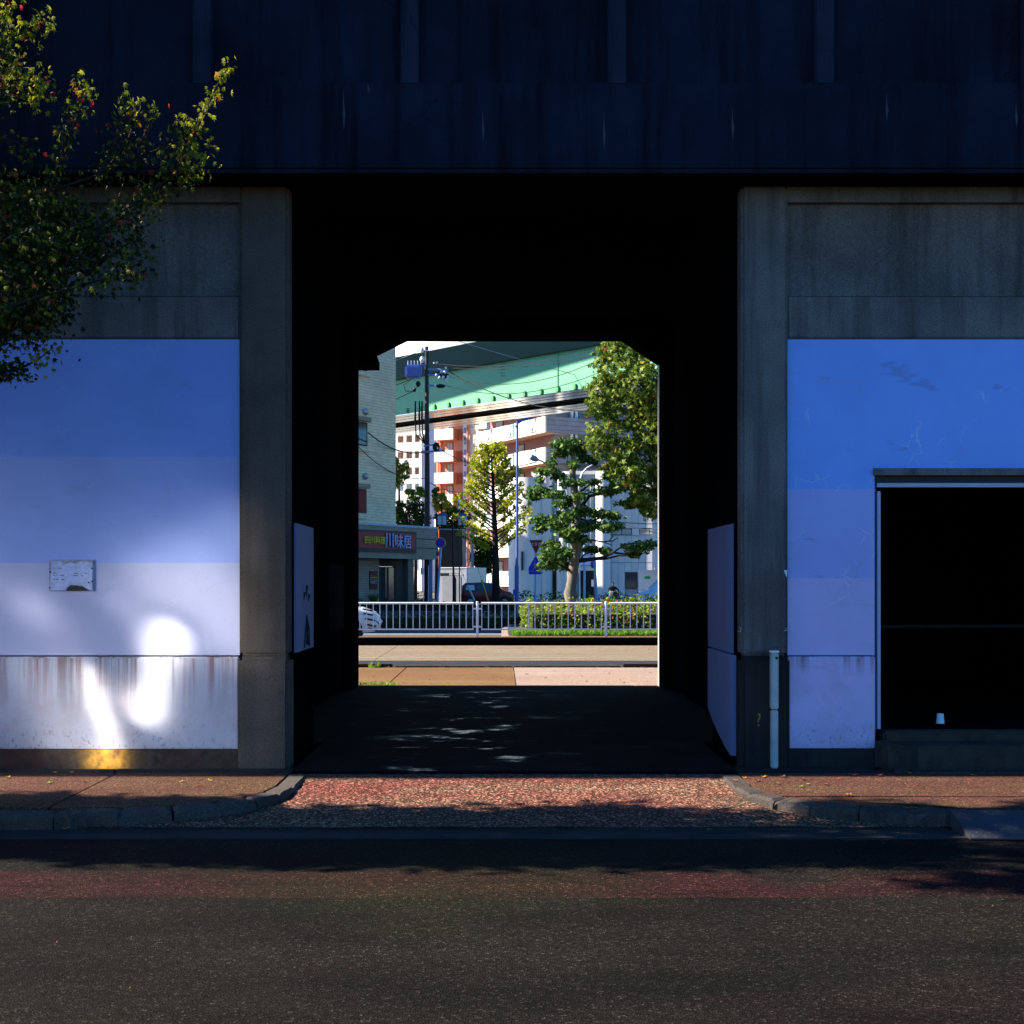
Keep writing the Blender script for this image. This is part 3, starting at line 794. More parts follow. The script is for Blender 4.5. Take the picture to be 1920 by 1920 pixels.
# ================================================================ BEYOND THE UNDERPASS
# pavement behind the viaduct
rs = thing('rear_pavement', None, None); struct(rs)
for xa, xb, mt in ((-9, -1.66, 'rear_brown'), (-1.64, .215, 'rear_brown'), (.23, 1.93, 'rear_slab'), (1.945, 9, 'rear_slab')):
    MB().box(xa, xb, 17.27, 20.85, -.4, random.uniform(-.006, 0)).build('paving_slab', M[mt], rs)
MB().box(-60, -9.02, 17.27, 20.85, -.4, -.003).build('paving_slab', M['rear_brown'], rs)
MB().box(9.02, 60, 17.27, 20.85, -.4, -.003).build('paving_slab', M['rear_slab'], rs)
rk = thing('rear_kerb', None, None); struct(rk)
for xa, xb, zz in ((-30, -1.9, .055), (-1.86, .2, .018), (.22, 2.1, .018), (2.14, 30, .055)):
    MB().box(xa, xb, 20.87, 21.03, -.4, zz).build('kerb_stone', M['base_concrete'], rk, bevel=.015)
struct(MB().box(-60, 60, 21.05, 24.4, -.5, -.122).build('rear_gutter', M['gutter']))
rr_ = thing('rear_road', None, None); struct(rr_)
for xa, xb in ((-60, -2.6), (-2.585, 4.6), (4.615, 60)):
    MB().box(xa, xb, 24.41, 30.15, -.5, -.12).build('road_slab', M['rear_road'], rr_)
MB().box(-60, 60, 25.3, 25.42, -.13, -.116).build('painted_line', basic('worn_line_paint', (.24, .22, .18), .7, .3, 9), rr_)
fk = thing('median_kerb', None, None); struct(fk)
MB().box(-60, 60, 30.18, 30.6, -.5, .07).build('kerb_body', M['dark_concrete'], fk)  # near-black kerb face, its shade put into the colour
for k in range(-8, 12):
    MB().box(k * 1.6 + .01, k * 1.6 + 1.59, 30.16, 30.62, .072, .09).build('kerb_top', M['rear_brown'], fk)
struct(MB().box(-80, 80, 30.64, 92, -.5, -.12).build('side_road', M['shade_road']))
MB().box(-20, .5, 36.6, 36.75, -.13, -.116).build('lane_line', M['white_paint'])
struct(bpy.data.objects['lane_line'])
# island on the right with grass
isl = thing('median_island', None, None); struct(isl)
pts = [(.02, 31.3), (.08, 31.1), (.25, 30.98), (12, 30.98), (12, 45), (1.2, 45), (.3, 40), (.02, 36)]
MB().prism(pts, -.5, .07).build('island_kerb', M['rear_slab'], isl)
pin = [(.2, 31.4), (.26, 31.22), (.4, 31.16), (11.8, 31.16), (11.8, 44.8), (1.3, 44.8), (.45, 40), (.2, 36)]
MB().prism(pin, -.5, .085).build('island_soil', M['soil'], isl)

grassm = leafmat('grass_blades', [(0, (.10, .26, .02)), (.5, (.16, .34, .03)), (1, (.26, .36, .05))], .35)
def blades(n, xr_, yr_, z, h):
    vs, fs = [], []
    for k in range(n):
        x_, y_ = random.uniform(*xr_), random.uniform(*yr_)
        hh = h * random.uniform(.4, 1.2); a = random.uniform(0, 6.28); w = random.uniform(.008, .016)
        dx, dy = math.cos(a) * w, math.sin(a) * w
        lx, ly = random.gauss(0, .35) * hh, random.gauss(0, .35) * hh
        o = len(vs)
        vs += [(x_ - dx, y_ - dy, z), (x_ + dx, y_ + dy, z), (x_ + lx * .4 + dx * .7, y_ + ly * .4 + dy * .7, z + hh * .6), (x_ + lx * .4 - dx * .7, y_ + ly * .4 - dy * .7, z + hh * .6), (x_ + lx, y_ + ly, z + hh)]
        fs += [(o, o + 1, o + 2, o + 3), (o + 3, o + 2, o + 4)]
    m = MB(); m.v, m.f = vs, fs
    return m
o = blades(9000, (.3, 7), (31.18, 32.1), .08, .17).build('grass', grassm, recalc=False)
tag(o, 'bright green grass along the median island kerb', None, None, 'stuff')
o = blades(130, (-2.4, -1.5), (17.27, 17.5), 0, .04).build('weeds', grassm, recalc=False); tag(o, 'weeds in the joint at the back of the underpass', None, None, 'stuff')
o = blades(40, (-2.3, -2.1), (20.78, 20.86), 0, .10).build('weeds', grassm, recalc=False); tag(o, 'small weed tuft beside the rear kerb', None, None, 'stuff')

# guard fence
FY, fz0, fz1 = 30.42, .085, H - (1129.5 - HY) / F * 30.42
fen = thing('guard_fence', 'long white steel guard fence with upright bars across the far side of the road', 'fence', (0, FY, fz0))
fx = lambda px: (px - CX) / F * FY
wp = basic('fence_white_paint', (.60, .66, .80), .4, .05, 3)
px_posts = [413, 654, 895, 1136, 1377]
postm = MB().tube([(fx(413), FY, -.1), (fx(413), FY, fz1 + .01), (fx(413), FY, fz1 + .025)], [.034, .034, .02], 12).build('post', wp, fen, smooth=True)
balm = None
for i, ppx in enumerate(px_posts):
    if i:
        c = postm.copy(); col.objects.link(c); c.location.x = fx(ppx) - fx(413)
    if i == len(px_posts) - 1: break
    xa, xb = fx(ppx + 7), fx(px_posts[i + 1] - 7)
    MB().tube([(xa, FY, fz1 - .02), (xb, FY, fz1 - .02)], .026, 10).build('top_rail', wp, fen, smooth=True)
    MB().box(xa, xb, FY - .018, FY + .018, fz0 + .175, fz0 + .21).build('bottom_rail', wp, fen)
    nb_ = 19
    for k in range(nb_):
        xx = xa + .02 + (xb - xa - .04) * k / (nb_ - 1)
        if balm is None:
            balm = MB().box(xx - .011, xx + .011, FY - .011, FY + .011, fz0 + .205, fz1 - .03).build('baluster', wp, fen); bx0 = xx
        else:
            c = balm.copy(); col.objects.link(c); c.location.x = xx - bx0
    for xe, sg in ((xa, -1), (xb, 1)):
        for zz in (fz0 + .26, fz1 - .16):
            MB().box(xe - .012, xe + .09 * sg if sg > 0 else xe + .012, FY - .02, FY + .02, zz - .02, zz + .02).build('bracket', wp, fen) if sg > 0 else MB().box(xe - .09, xe + .012, FY - .02, FY + .02, zz - .02, zz + .02).build('bracket', wp, fen)

# ---------------------------------------------------------------- leaves and trees
def leaf_cloud(blobs, size, shape='kite', flat=0.0, edge=.55):
    """leaf-sized faces through ellipsoids: (centre, radii, count)"""
    m = MB(); vs, fs = m.v, m.f
    for c, r, n in blobs:
        d = rng.normal(size=(n, 3)); d /= np.linalg.norm(d, axis=1)[:, None]
        rad = (edge + (1 - edge) * rng.random(n)) ** .8
        rad *= 1 + .22 * np.sin(d[:, 0] * 5 + c[0] * 3) * np.cos(d[:, 2] * 6 + c[2] * 2)
        pos = np.array(c) + d * rad[:, None] * np.array(r)
        nr = d * .6 + rng.normal(size=(n, 3)) * .7 + np.array([0, 0, flat])
        nr /= np.linalg.norm(nr, axis=1)[:, None]
        tv = np.cross(nr, rng.normal(size=(n, 3))); tv /= np.linalg.norm(tv, axis=1)[:, None]
        bv = np.cross(nr, tv)
        sz = size * rng.uniform(.6, 1.25, n)
        for k in range(n):
            p, t_, b_, s = pos[k], tv[k] * sz[k], bv[k] * sz[k], sz[k]
            o = len(vs)
            if shape == 'kite':
                vs += [tuple(p + t_), tuple(p + b_ * .5), tuple(p - t_ * .8), tuple(p - b_ * .5)]
                fs.append((o, o + 1, o + 2, o + 3))
            elif shape == 'fan':
                vs += [tuple(p - t_), tuple(p + t_ * .5 - b_ * .9), tuple(p + t_ * .9 - b_ * .3), tuple(p + t_ * .6), tuple(p + t_ * .9 + b_ * .3), tuple(p + t_ * .5 + b_ * .9)]
                fs.append(tuple(range(o, o + 6)))
            else:
                n_ = nr[k] * sz[k] * .18
                for q_ in range(10):
                    w = math.pi * q_ / 5; rr = 1.0 if q_ % 2 == 0 else .42
                    if q_ == 5: rr = .3
                    vs.append(tuple(p + t_ * (math.cos(w) * rr) + b_ * (math.sin(w) * rr) - n_ * rr * rr))
                fs.append(tuple(range(o, o + 10)))
    return m
def crown(name, blobs, size, mat, par, shape='kite', flat=0., edge=.55):
    o = leaf_cloud(blobs, size, shape, flat, edge).build(name, mat, par, recalc=False)
    o['kind'] = 'stuff'
    return o
leaf = {
    'dark': leafmat('dark_green_leaves', [(0, (.02, .055, .010)), (.5, (.045, .11, .018)), (.88, (.12, .20, .035)), (1, (.20, .27, .06))], .25, .38),
    'amber': leafmat('liquidambar_leaves', [(0, (.03, .07, .01)), (.45, (.11, .18, .02)), (.85, (.27, .33, .045)), (.965, (.28, .24, .03)), (.985, (.30, .10, .02)), (1, (.26, .04, .02))], .35, .4),
    'ginkgo': leafmat('ginkgo_leaves', [(0, (.16, .20, .015)), (.5, (.32, .36, .02)), (.95, (.48, .48, .03)), (1, (.4, .16, .03))], .45),
    'hedge': leafmat('hedge_leaves', [(0, (.06, .13, .015)), (.55, (.18, .28, .03)), (.88, (.30, .36, .05)), (.9, (.32, .05, .02)), (1, (.26, .03, .02))], .3),
    'shade': leafmat('deep_green_leaves', [(0, (.012, .03, .008)), (1, (.04, .075, .015))], .15),
    'bright': leafmat('fresh_green_leaves', [(0, (.08, .16, .02)), (1, (.22, .33, .04))], .4),
    'yellow': leafmat('yellowing_leaves', [(0, (.15, .2, .02)), (1, (.42, .42, .06))], .4),
}
# hedge on the island
hedge = thing('hedge', 'clipped green hedge with red leaf tips on the median island behind the fence', 'hedge', (3.5, 33, .08))
bl = []
for k in range(60):
    x_ = .95 + 6.3 * (k % 15) / 14 + random.uniform(-.1, .1); y_ = 31.75 + (k // 15) * 1.5
    zt_ = random.uniform(.78, .95) + (.12 if x_ > 3.3 and y_ > 34 else 0)
    bl.append(((x_, y_, .08 + zt_ * .5), (.36, .75 if y_ > 32 else .38, zt_ * .52), 330))
crown('foliage', bl, .05, leaf['hedge'], hedge, edge=.7)
mbh = MB()
for k in range(60):
    x_ = random.uniform(.9, 7); y_ = random.uniform(31.6, 35)
    mbh.tube([(x_, y_, .05), (x_ + random.uniform(-.1, .1), y_, .6)], .012, 5)
o = mbh.build('stems', M['dark_bark'], hedge); o['kind'] = 'stuff'
MB().box(.85, 7.2, 31.65, 37.1, .08, .62).build('inner_growth', basic('dense_inner_twigs', (.02, .03, .012), .95, .5, 9), hedge)
# low dark hedge along the left
hd2 = thing('hedge', 'low dark hedge in shade along the far edge of the side road', 'hedge', (-6, 40, -.1))
bl = [((-14 + k * .5, 39.9 + random.uniform(-.1, .1), .17), (.42, .5, .36), 150) for k in range(31)]
crown('foliage', bl, .06, leaf['shade'], hd2, edge=.7)
MB().box(-14, 1.2, 39.7, 40.2, -.12, .28).build('inner_growth', bpy.data.materials['dense_inner_twigs'], hd2)
hd3 = thing('hedge', 'thin dark planting strip before the restaurant and parked cars', 'hedge', (-3, 66, -.1))
bl = [((-10 + k * .7, 66.5 + random.uniform(-.2, .2), .12), (.55, .4, .32 + .1 * math.sin(k)), 70) for k in range(17)]
crown('foliage', bl, .09, leaf['shade'], hd3, edge=.6)
MB().box(-10.2, 2, 66.2, 66.9, -.12, .2).build('inner_growth', bpy.data.materials['dense_inner_twigs'], hd3)
struct(MB().box(-30, 2.2, 65.4, 69.5, -.2, .03).build('planter_kerb', M['gutter']))
struct(MB().box(.3, 6.5, 69, 76, -.2, .12).build('planter_wall', M['rear_slab']))
hd4 = thing('hedge', 'leafy green shrubs in front of the white building behind the tree trunk', 'hedge', (3, 71, .1))
bl = [((1.1 + k * .55, 71 + random.uniform(-.3, .3), .45 + .15 * math.sin(k * 2)), (.5, .6, .45), 90) for k in range(22)]
crown('foliage', bl, .09, leaf['dark'], hd4, edge=.6)

def limb(m, pts, r0, r1, n=6):
    k = len(pts)
    m.tube(pts, [r0 + (r1 - r0) * i / (k - 1) for i in range(k)], n)
# clipped evergreen with cloud-like tiers
TY = 34.0
nt = thing('evergreen_tree', 'tiered dark green tree with a pale mottled trunk rising from the hedge', 'tree', P(1071, 1150, TY))
nt.location.z = .08
q2 = lambda px, py, dy=0: P(px, py, TY + dy)
m = MB()
m.tube([q2(1070, 1150), q2(1070, 1128), q2(1069, 1112), q2(1070, 1104), q2(1073, 1085), q2(1076, 1060), q2(1080, 1030), q2(1079, 1000), q2(1083, 960), q2(1080, 935), q2(1075, 905), q2(1073, 885), q2(1078, 868), q2(1072, 850), q2(1068, 828)],
       [.155, .15, .19, .155, .14, .15, .17, .16, .13, .12, .10, .10, .075, .05, .015], 12)
tr_ = m.build('trunk', M['pale_bark'], nt, smooth=True)
bm_ = MB()
limbs = [([(1078, 1075), (1055, 1062), (1035, 1050), (1015, 1045)], .05, -.5), ([(1080, 1052), (1105, 1049), (1130, 1046), (1150, 1036), (1180, 1040), (1200, 1032)], .07, -.6),
         ([(1100, 1050), (1135, 1048), (1160, 1042), (1195, 1042), (1225, 1030)], .035, -.3), ([(1080, 1012), (1105, 1012), (1130, 1016), (1150, 1014), (1158, 1008)], .03, .3), ([(1080, 1000), (1050, 985), (1025, 980), (1003, 975)], .06, .4),
         ([(1082, 985), (1110, 978), (1130, 968), (1160, 962)], .05, .5), ([(1084, 958), (1105, 930), (1130, 925), (1155, 918), (1195, 900)], .06, -.4), ([(1080, 945), (1045, 928), (1010, 935), (992, 930)], .07, .6),
         ([(1080, 940), (1050, 930), (1020, 915)], .05, -.6), ([(1085, 925), (1110, 905), (1140, 895)], .04, .4), ([(1075, 905), (1055, 892), (1035, 888)], .045, -.3), ([(1078, 868), (1100, 866), (1112, 862)], .03, .3), ([(1074, 855), (1055, 842)], .03, -.2),
         ([(1082, 970), (1120, 985), (1150, 990)], .035, -.7), ([(1078, 1065), (1095, 1040), (1115, 1033)], .03, .6), ([(1150, 1036), (1170, 1022), (1195, 1018)], .025, -.5), ([(1130, 1016), (1148, 1022)], .012, .3), ([(1142, 1014), (1152, 1002)], .01, .3)]
for pts, r0, dy in limbs:
    limb(bm_, [q2(a, b, dy * i / (len(pts) - 1)) for i, (a, b) in enumerate(pts)], r0, .012)
bm_.build('limbs', M['dark_bark'], nt, smooth=True)
clouds = [(1040, 1040, 30, 17, -.6), (1025, 1062, 20, 9, -.4), (1052, 1058, 16, 12, .2), (1035, 1022, 20, 10, .1), (1195, 1026, 30, 11, -.5), (1218, 1020, 16, 8, -.4), (1188, 1040, 14, 6, -.3), (1110, 1030, 22, 8, .5), (1135, 1032, 12, 6, .4),
          (1020, 975, 26, 11, .4), (1045, 985, 20, 12, -.2), (1060, 970, 22, 14, .6), (1012, 992, 14, 8, .3), (1120, 962, 24, 10, .3), (1150, 968, 20, 9, .5), (1140, 988, 26, 10, -.6), (1110, 985, 20, 9, -.5), (1160, 985, 10, 6, -.5),
          (1130, 922, 24, 8, -.4), (1160, 915, 22, 9, -.4), (1190, 900, 16, 8, -.4), (1185, 945, 32, 9, .1), (1215, 950, 16, 10, .2), (1010, 920, 26, 10, .6), (1000, 932, 14, 7, .5), (1040, 928, 22, 9, -.5), (1055, 945, 18, 10, .1), (1090, 958, 16, 10, -.2), (1065, 1000, 24, 10, -.6),
          (1028, 885, 24, 9, -.3), (1048, 893, 14, 7, -.2), (1140, 893, 12, 7, .4), (1098, 860, 16, 8, .3), (1112, 866, 10, 6, .2), (1055, 835, 22, 13, -.2), (1078, 832, 15, 13, .1), (1050, 852, 16, 8, 0), (1085, 848, 18, 9, .2), (1035, 868, 10, 7, -.2), (1095, 838, 10, 8, .1), (1012, 900, 10, 6, .2), (1115, 905, 14, 7, .3), (1068, 968, 16, 12, -.7), (1088, 990, 16, 10, -.7), (1062, 905, 14, 9, -.5), (1086, 930, 14, 8, -.6), (1070, 1010, 16, 9, -.6), (1092, 1012, 14, 8, -.6), (1062, 1035, 14, 10, -.5), (1075, 872, 12, 9, -.5), (1090, 905, 12, 8, -.4)]
bl = []
for a, b, w, h, dy in clouds:
    c = q2(a, b, dy); s = TY / F
    bl.append(((c.x, c.y, c.z), (w * s * 1.12, max(.25, w * s * .9), h * s * 1.1), int(34 + w * h * .8)))
crown('crown', bl, .082, leaf['dark'], nt, flat=.4, edge=.3)

# big liquidambar on the right, its trunk hidden by the pier
bt = thing('liquidambar_tree', 'tall green star-leaved tree turning orange at the right edge of the opening', 'tree', (5.6, 34.5, .08))
m = MB(); m.tube([(5.6, 34.5, 0), (5.55, 34.5, 2.5), (5.5, 34.4, 5), (5.4, 34.4, 8.6)], [.24, .2, .15, .05], 10); m.build('trunk', M['bark'], bt, smooth=True)
m = MB()
for k in range(26):
    z_ = 2.6 + k * .23; a = k * 2.4
    e = Vector((5.5 + math.cos(a) * 2.4, 34.4 + math.sin(a) * 2, z_ + 1.0)); limb(m, [(5.53, 34.45, z_), ((5.53 + e.x) / 2, (34.45 + e.y) / 2, z_ + .6), e], .06, .012)
m.build('branches', M['bark'], bt)
bl = []
s = 34 / F
for (a, b, w, h) in ((1160, 690, 50, 42), (1200, 720, 48, 50), (1135, 735, 38, 36), (1170, 770, 55, 45), (1215, 790, 40, 50), (1125, 825, 32, 36), (1160, 850, 42, 32), (1205, 850, 40, 45), (1180, 890, 40, 30), (1215, 910, 34, 34), (1220, 950, 20, 28), (1145, 660, 30, 26), (1185, 655, 50, 32), (1150, 880, 26, 18), (1250, 760, 50, 90), (1260, 880, 50, 90), (1120, 765, 22, 22), (1195, 935, 18, 16)):
    c = P(a, b, 34 + random.uniform(-.6, .6))
    bl.append(((c.x, c.y, c.z), (w * s, w * s * .9, h * s), int(60 + w * h * .23)))
crown('crown', bl, .10, leaf['amber'], bt, 'star', .1, .45)

# ginkgo in the middle distance
GY = 50.0
gk = thing('ginkgo_tree', 'young yellow-green ginkgo with upswept branches before the apartment block', 'tree', P(930, 1150, GY)); gk.location.z = -.1
q3 = lambda px, py, dy=0: P(px, py, GY + dy)
m = MB(); m.tube([q3(930, 1150), q3(930, 1090), q3(929, 1030), q3(927, 960), q3(924, 900), q3(921, 838)], [.20, .16, .13, .09, .06, .012], 9); m.build('trunk', M['dark_bark'], gk, smooth=True)
m = MB(); bl = []
for k in range(50):
    f = k / 49
    py = 1040 - 195 * f
    side_ = 1 if k % 2 else -1
    ln = (66 * (1 - f) ** .75 + 12) * random.uniform(.7, 1.1)
    if py > 1010: ln *= .8
    ex, ey = 928 - 8 * f + side_ * ln, py - ln * random.uniform(.45, .95) - 6
    dy = random.uniform(-1.3, 1.3) * (1 - f * .6)
    ps = [q3(928 - 8 * f, py), q3((928 - 8 * f + ex) / 2, (py + ey) / 2 + 4, dy * .5), q3(ex, ey, dy)]
    limb(m, ps, .035, .006, 5)
    for j in range(5):
        t_ = .3 + .7 * j / 4
        c = ps[0].lerp(ps[2], t_)
        bl.append(((c.x, c.y, c.z - .03), (.17, .24, .17), 22))
for (a, b) in ((915, 860), (925, 845), (938, 850), (905, 875), (948, 862)):
    c = q3(a, b); bl.append(((c.x, c.y, c.z), (.10, .12, .42), 70))
m.build('branches', M['dark_bark'], gk)
crown('crown', bl, .065, leaf['ginkgo'], gk, 'fan', .1, .2)

def bush(name, label, cat, px, py, w, h, Y, mat, size, n, dens=1.0, trunk=True):
    s = Y / F
    base = P(px, py, Y)
    t_ = thing(name, label, cat, (base.x, Y, -.12))
    if trunk:
        MB().tube([(base.x, Y, -.1), (base.x + .05, Y, base.z * .6), (base.x, Y, base.z)], [.16, .12, .05], 7).build('trunk', M['dark_bark'], t_)
    bl = []
    for k in range(n):
        a, b = random.uniform(-1, 1), random.uniform(-1, 1)
        if a * a + b * b > 1.1: a, b = a * .6, b * .6
        bl.append(((base.x + a * w * s * .75, Y + random.uniform(-1, 1) * w * s * .5, base.z - b * h * s * .72), (w * s * .38, w * s * .38, h * s * .32), int(90 * dens)))
    crown('crown', bl, size, mat, t_, 'kite', .1, .35)
    return t_
bush('leafy_tree', 'green tree peeping past the corner of the tiled restaurant building', 'tree', 748, 885, 20, 38, 96, leaf['bright'], .17, 14)
bush('leafy_tree', 'dark shaded evergreen between the restaurant roof and the utility pole', 'tree', 768, 965, 40, 36, 92, leaf['shade'], .18, 22)
bush('round_shrub', 'sunlit round green shrub left of the utility pole', 'shrub', 779, 925, 20, 16, 100, leaf['bright'], .15, 12)
bush('round_shrub', 'yellow-green feathery shrub right of the utility pole', 'shrub', 828, 945, 18, 22, 100, leaf['yellow'], .16, 12)
bush('round_shrub', 'dark green shrub beside the yellow-green one below the salmon flats', 'shrub', 848, 952, 14, 14, 99, leaf['dark'], .15, 8)
bush('round_shrub', 'small dark shrub just right of the utility pole foot', 'shrub', 818, 925, 12, 12, 104, leaf['dark'], .15, 7)
bush('leafy_tree', 'black-green evergreen behind the ginkgo and the shed posts', 'tree', 908, 1040, 28, 42, 90, leaf['shade'], .17, 20)
bush('leafy_tree', 'deep green tree filling the shade under the lantern lamp', 'tree', 850, 975, 36, 22, 95, leaf['shade'], .18, 16)
# ================================================================ BUILDINGS
def tile_wall(name, c, pitch=.16, pw=.3):
    t = NT(name)
    u_ = t.n('ShaderNodeUVMap') if False else None
    x, y, z = t.xyz()
    hz = t.math('LESS_THAN', t.math('FRACT', t.math('DIVIDE', z, pitch)), .16)
    c0 = t.ramp(t.noise(.45, 4, .6), [(.3, tuple(v * .85 for v in c)), (.7, tuple(v * 1.12 for v in c))])
    c0 = t.mix(.5, c0, t.ramp(t.noise(6, 2, .5, t.map((.5, .5, 1 / pitch * .16))), [(.3, .75), (.7, 1.2)]), 'MULTIPLY')
    cc = t.mix(t.math('MULTIPLY', hz, .75), c0, tuple(v * .45 for v in c))
    return t.done(cc, .6, 0, .3)

class Fr:
    """a building's own frame: u to the right along the front, d out of the front, z up"""
    def __init__(s, o, u):
        s.o = Vector((o[0], o[1], 0)); s.u = Vector((u[0], u[1], 0)).normalized(); s.n = Vector((s.u.y, -s.u.x, 0))
    def __call__(s, a, d, z): return s.o + s.u * a + s.n * d + Vector((0, 0, z))
    def a(s, px, d=0):
        k = (px - CX) / F; o = s.o + s.n * d
        return (k * o.y - o.x) / (s.u.x - k * s.u.y)
    def z(s, px, py, d=0):
        p = s(s.a(px, d), d, 0); return H - (py - HY) / F * p.y
    def box(s, mb, a0, a1, d0, d1, z0, z1): return mb.frame(s.o, s.u, s.n, a0, a1, d0, d1, z0, z1)
    def part(s, name, mat, par, a0, a1, d0, d1, z0, z1, bevel=0): return s.box(MB(), a0, a1, d0, d1, z0, z1).build(name, mat, par, bevel=bevel)

# ---- restaurant with tiled tower, front turned to the right
rf = Fr((-8.1, 69), (.59, .807))
tile = tile_wall('beige_wall_tiles', (.80, .63, .44), .17)
tile_d = tile_wall('grey_brown_wall_tiles', (.30, .24, .20), .15)
rst = thing('restaurant_building', 'beige tiled building with a restaurant under a deep tiled eave', 'building', (rf.o.x, rf.o.y, 0))
ac = rf.a(742, -.8)
rf.part('wall', tile, rst, -14, ac, -9, -.8, 4.0, 17.5)
ez0, ez1 = rf.z(742, 1047.5), rf.z(742, 987.5)
ae = rf.a(819)
rf.part('eave', tile_d, rst, -14, ae, -6, 0, ez0, ez1)
rf.part('eave_coping', M['grey_paint'], rst, -14, ae + .05, -6, .06, ez1, ez1 + .12)
for py in (1011, 1028):
    zz = rf.z(800, py); rf.part('eave_joint', M['black'], rst, rf.a(779), ae + .004, -.02, .004, zz - .03, zz + .03)
for pa, pz0, pz1 in ((687, 695, 660), (687.5, 836, 792), (686, 962, 917)):
    a1 = rf.a(pa, -.8); z0, z1 = rf.z(681, pz0, -.8), rf.z(681, pz1, -.8)
    w = rf.part('window', M['black'], rst, a1 - 1.6, a1, -.8, -.74, z0, z1)
    rf.part('pane', M['glass'] if pa != 686 else basic('red_curtain', (.22, .02, .015), .7, .5, 9), w, a1 - 1.5, a1 - .1, -.77, -.73, z0 + .08, z1 - .08)
    rf.part('sill', tile, w, a1 - 1.7, a1 + .18, -.8, -.6, z0 - .34, z0 - .06)
    rf.part('window_hood', tile_d, w, a1 - 1.7, a1 + .18, -.8, -.58, z1 + .06, z1 + .3)
for px, py in ((685, 772), (684.5, 893)):
    p = rf(rf.a(px, -.75), -.72, rf.z(px, py, -.75))
    m = MB().ball(p, .2, 12, 8, (1, 1, 1)); m.build('vent_cowl', M['steel'], rst, smooth=True)
# ground floor
gz = -.12
rf.part('ground_floor_wall', tile_d, rst, -14, rf.a(711, -1.4), -6, -1.4, gz, ez0)
rf.part('back_wall', M['black'], rst, rf.a(711, -1.4), rf.a(819) , -6.0, -5.6, gz, ez0)  # black sheet standing in for the dark of the bay
a0, a1 = rf.a(711, -1.4), rf.a(764, -1.4)
rf.part('door_lintel', M['black'], rst, a0, a1, -1.6, -1.38, rf.z(725, 1062, -1.4), ez0)
rf.part('blind_wall', M['black'], rst, rf.a(741, -1.45), a1, -1.7, -1.45, gz, rf.z(725, 1062, -1.4))
for pa, pb in ((711.5, 723), (725, 739)):
    d = rf.part('door', M['dark_steel'], rst, rf.a(pa, -1.45), rf.a(pb, -1.45), -1.5, -1.42, gz, rf.z(725, 1062.5, -1.4))
    rf.part('door_pane', M['glass'], d, rf.a(pa, -1.45) + .12, rf.a(pb, -1.45) - .1, -1.46, -1.40, .25, rf.z(725, 1064.5, -1.4))
rf.part('pillar', tile_wall('red_brown_wall_tiles', (.19, .13, .11), .15), rst, rf.a(765, -.15), rf.a(776, -.15), -.6, -.15, gz, ez0)
rf.part('pillar', M['lamp_blue'], rst, rf.a(805, -.3), rf.a(811, -.3), -.5, -.3, gz, ez0)
# sign over the door
sgn = thing('restaurant_sign', 'dark red sign board with yellow and blue-white Chinese characters on the eave', 'sign', rf(rf.a(720), 0, rf.z(720, 1036)))
sz0, sz1 = rf.z(742, 1036), rf.z(742, 996)
as0, as1 = -5.0, rf.a(778)
rf.part('sign_frame', basic('dark_brown_frame', (.03, .022, .022), .5, .2, 3), sgn, as0, as1, .004, .12, sz0, sz1)
rf.part('sign_panel', basic('maroon_sign_panel', (.30, .010, .022), .45, .15, 1.5), sgn, as0, as1 - .14, .1, .135, sz0 + .22, sz1 - .12)
rl = basic('red_sign_line', (.36, .03, .03), .5, .1, 3)
rf.part('sign_line', rl, sgn, as0, as1 - .18, .135, .142, sz0 + .27, sz0 + .30)
rf.part('sign_line', rl, sgn, as0, as1 - .18, .135, .142, sz1 - .19, sz1 - .165)
ang = math.degrees(math.atan2(rf.u.y, rf.u.x))
ylw = basic('yellow_lettering', (.75, .58, .04), .5, .1, 4)
blu = basic('blue_white_lettering', (.34, .44, .85), .4, .35, 2)
def sign_text(s_, name, mat, pxa, py, size, par, sx=1., d=.17):
    a = rf.a(pxa, d); p = rf(a, d, rf.z(pxa, py, d))
    o = text(s_, name, mat, p, size, par, (90, 0, ang), .03, 'CENTER', 1.0, sx)
    return o
sign_text('四川料理', 'yellow_lettering', ylw, 703, 1014, .50, sgn, .92)
sign_text('川', 'large_lettering', blu, 730.5, 1014.5, .98, sgn, .85, .2)
sign_text('味', 'large_lettering', blu, 748, 1017, .92, sgn, .9, .2)
sign_text('居', 'large_lettering', blu, 764, 1018, .88, sgn, .85, .2)
# menu board beside the door
mn = thing('menu_board', 'tall maroon menu board with an orange line beside the restaurant door', 'menu board', rf(rf.a(700, -1.38), -1.3, rf.z(700, 1105)))
a0, a1 = rf.a(693.5, -1.35), rf.a(707.5, -1.35)
rf.part('panel', basic('maroon_menu_panel', (.09, .012, .018), .5, .2, 3), mn, a0, a1, -1.4, -1.33, rf.z(700, 1105.5, -1.35), rf.z(700, 1070.5, -1.35))
rf.part('orange_line', basic('orange_print', (.55, .28, .02), .5, .1, 3), mn, a0 + .05, a1 - .02, -1.33, -1.325, rf.z(700, 1084, -1.35), rf.z(700, 1081.6, -1.35))
rf.part('red_line', basic('red_print', (.4, .03, .02), .5, .1, 3), mn, a0 + .07, a1 - .05, -1.33, -1.325, rf.z(700, 1079.5, -1.35), rf.z(700, 1077.6, -1.35))
wt = basic('white_print', (.6, .6, .65), .6, .1, 3)
for s_, py, sz in (('ラーメン', 1087.5, .17), ('380円', 1092.2, .2)):
    p = rf(rf.a(700.7, -1.32), -1.32, rf.z(700.7, py, -1.32)); text(s_, 'menu_lettering', wt, p, sz, mn, (90, 0, ang), .004)
pg = thing('potted_plant', 'spiky green plant in a pot below the restaurant menu board', 'plant', rf(rf.a(701, -.9), -.9, -.12))
bp = pg.location
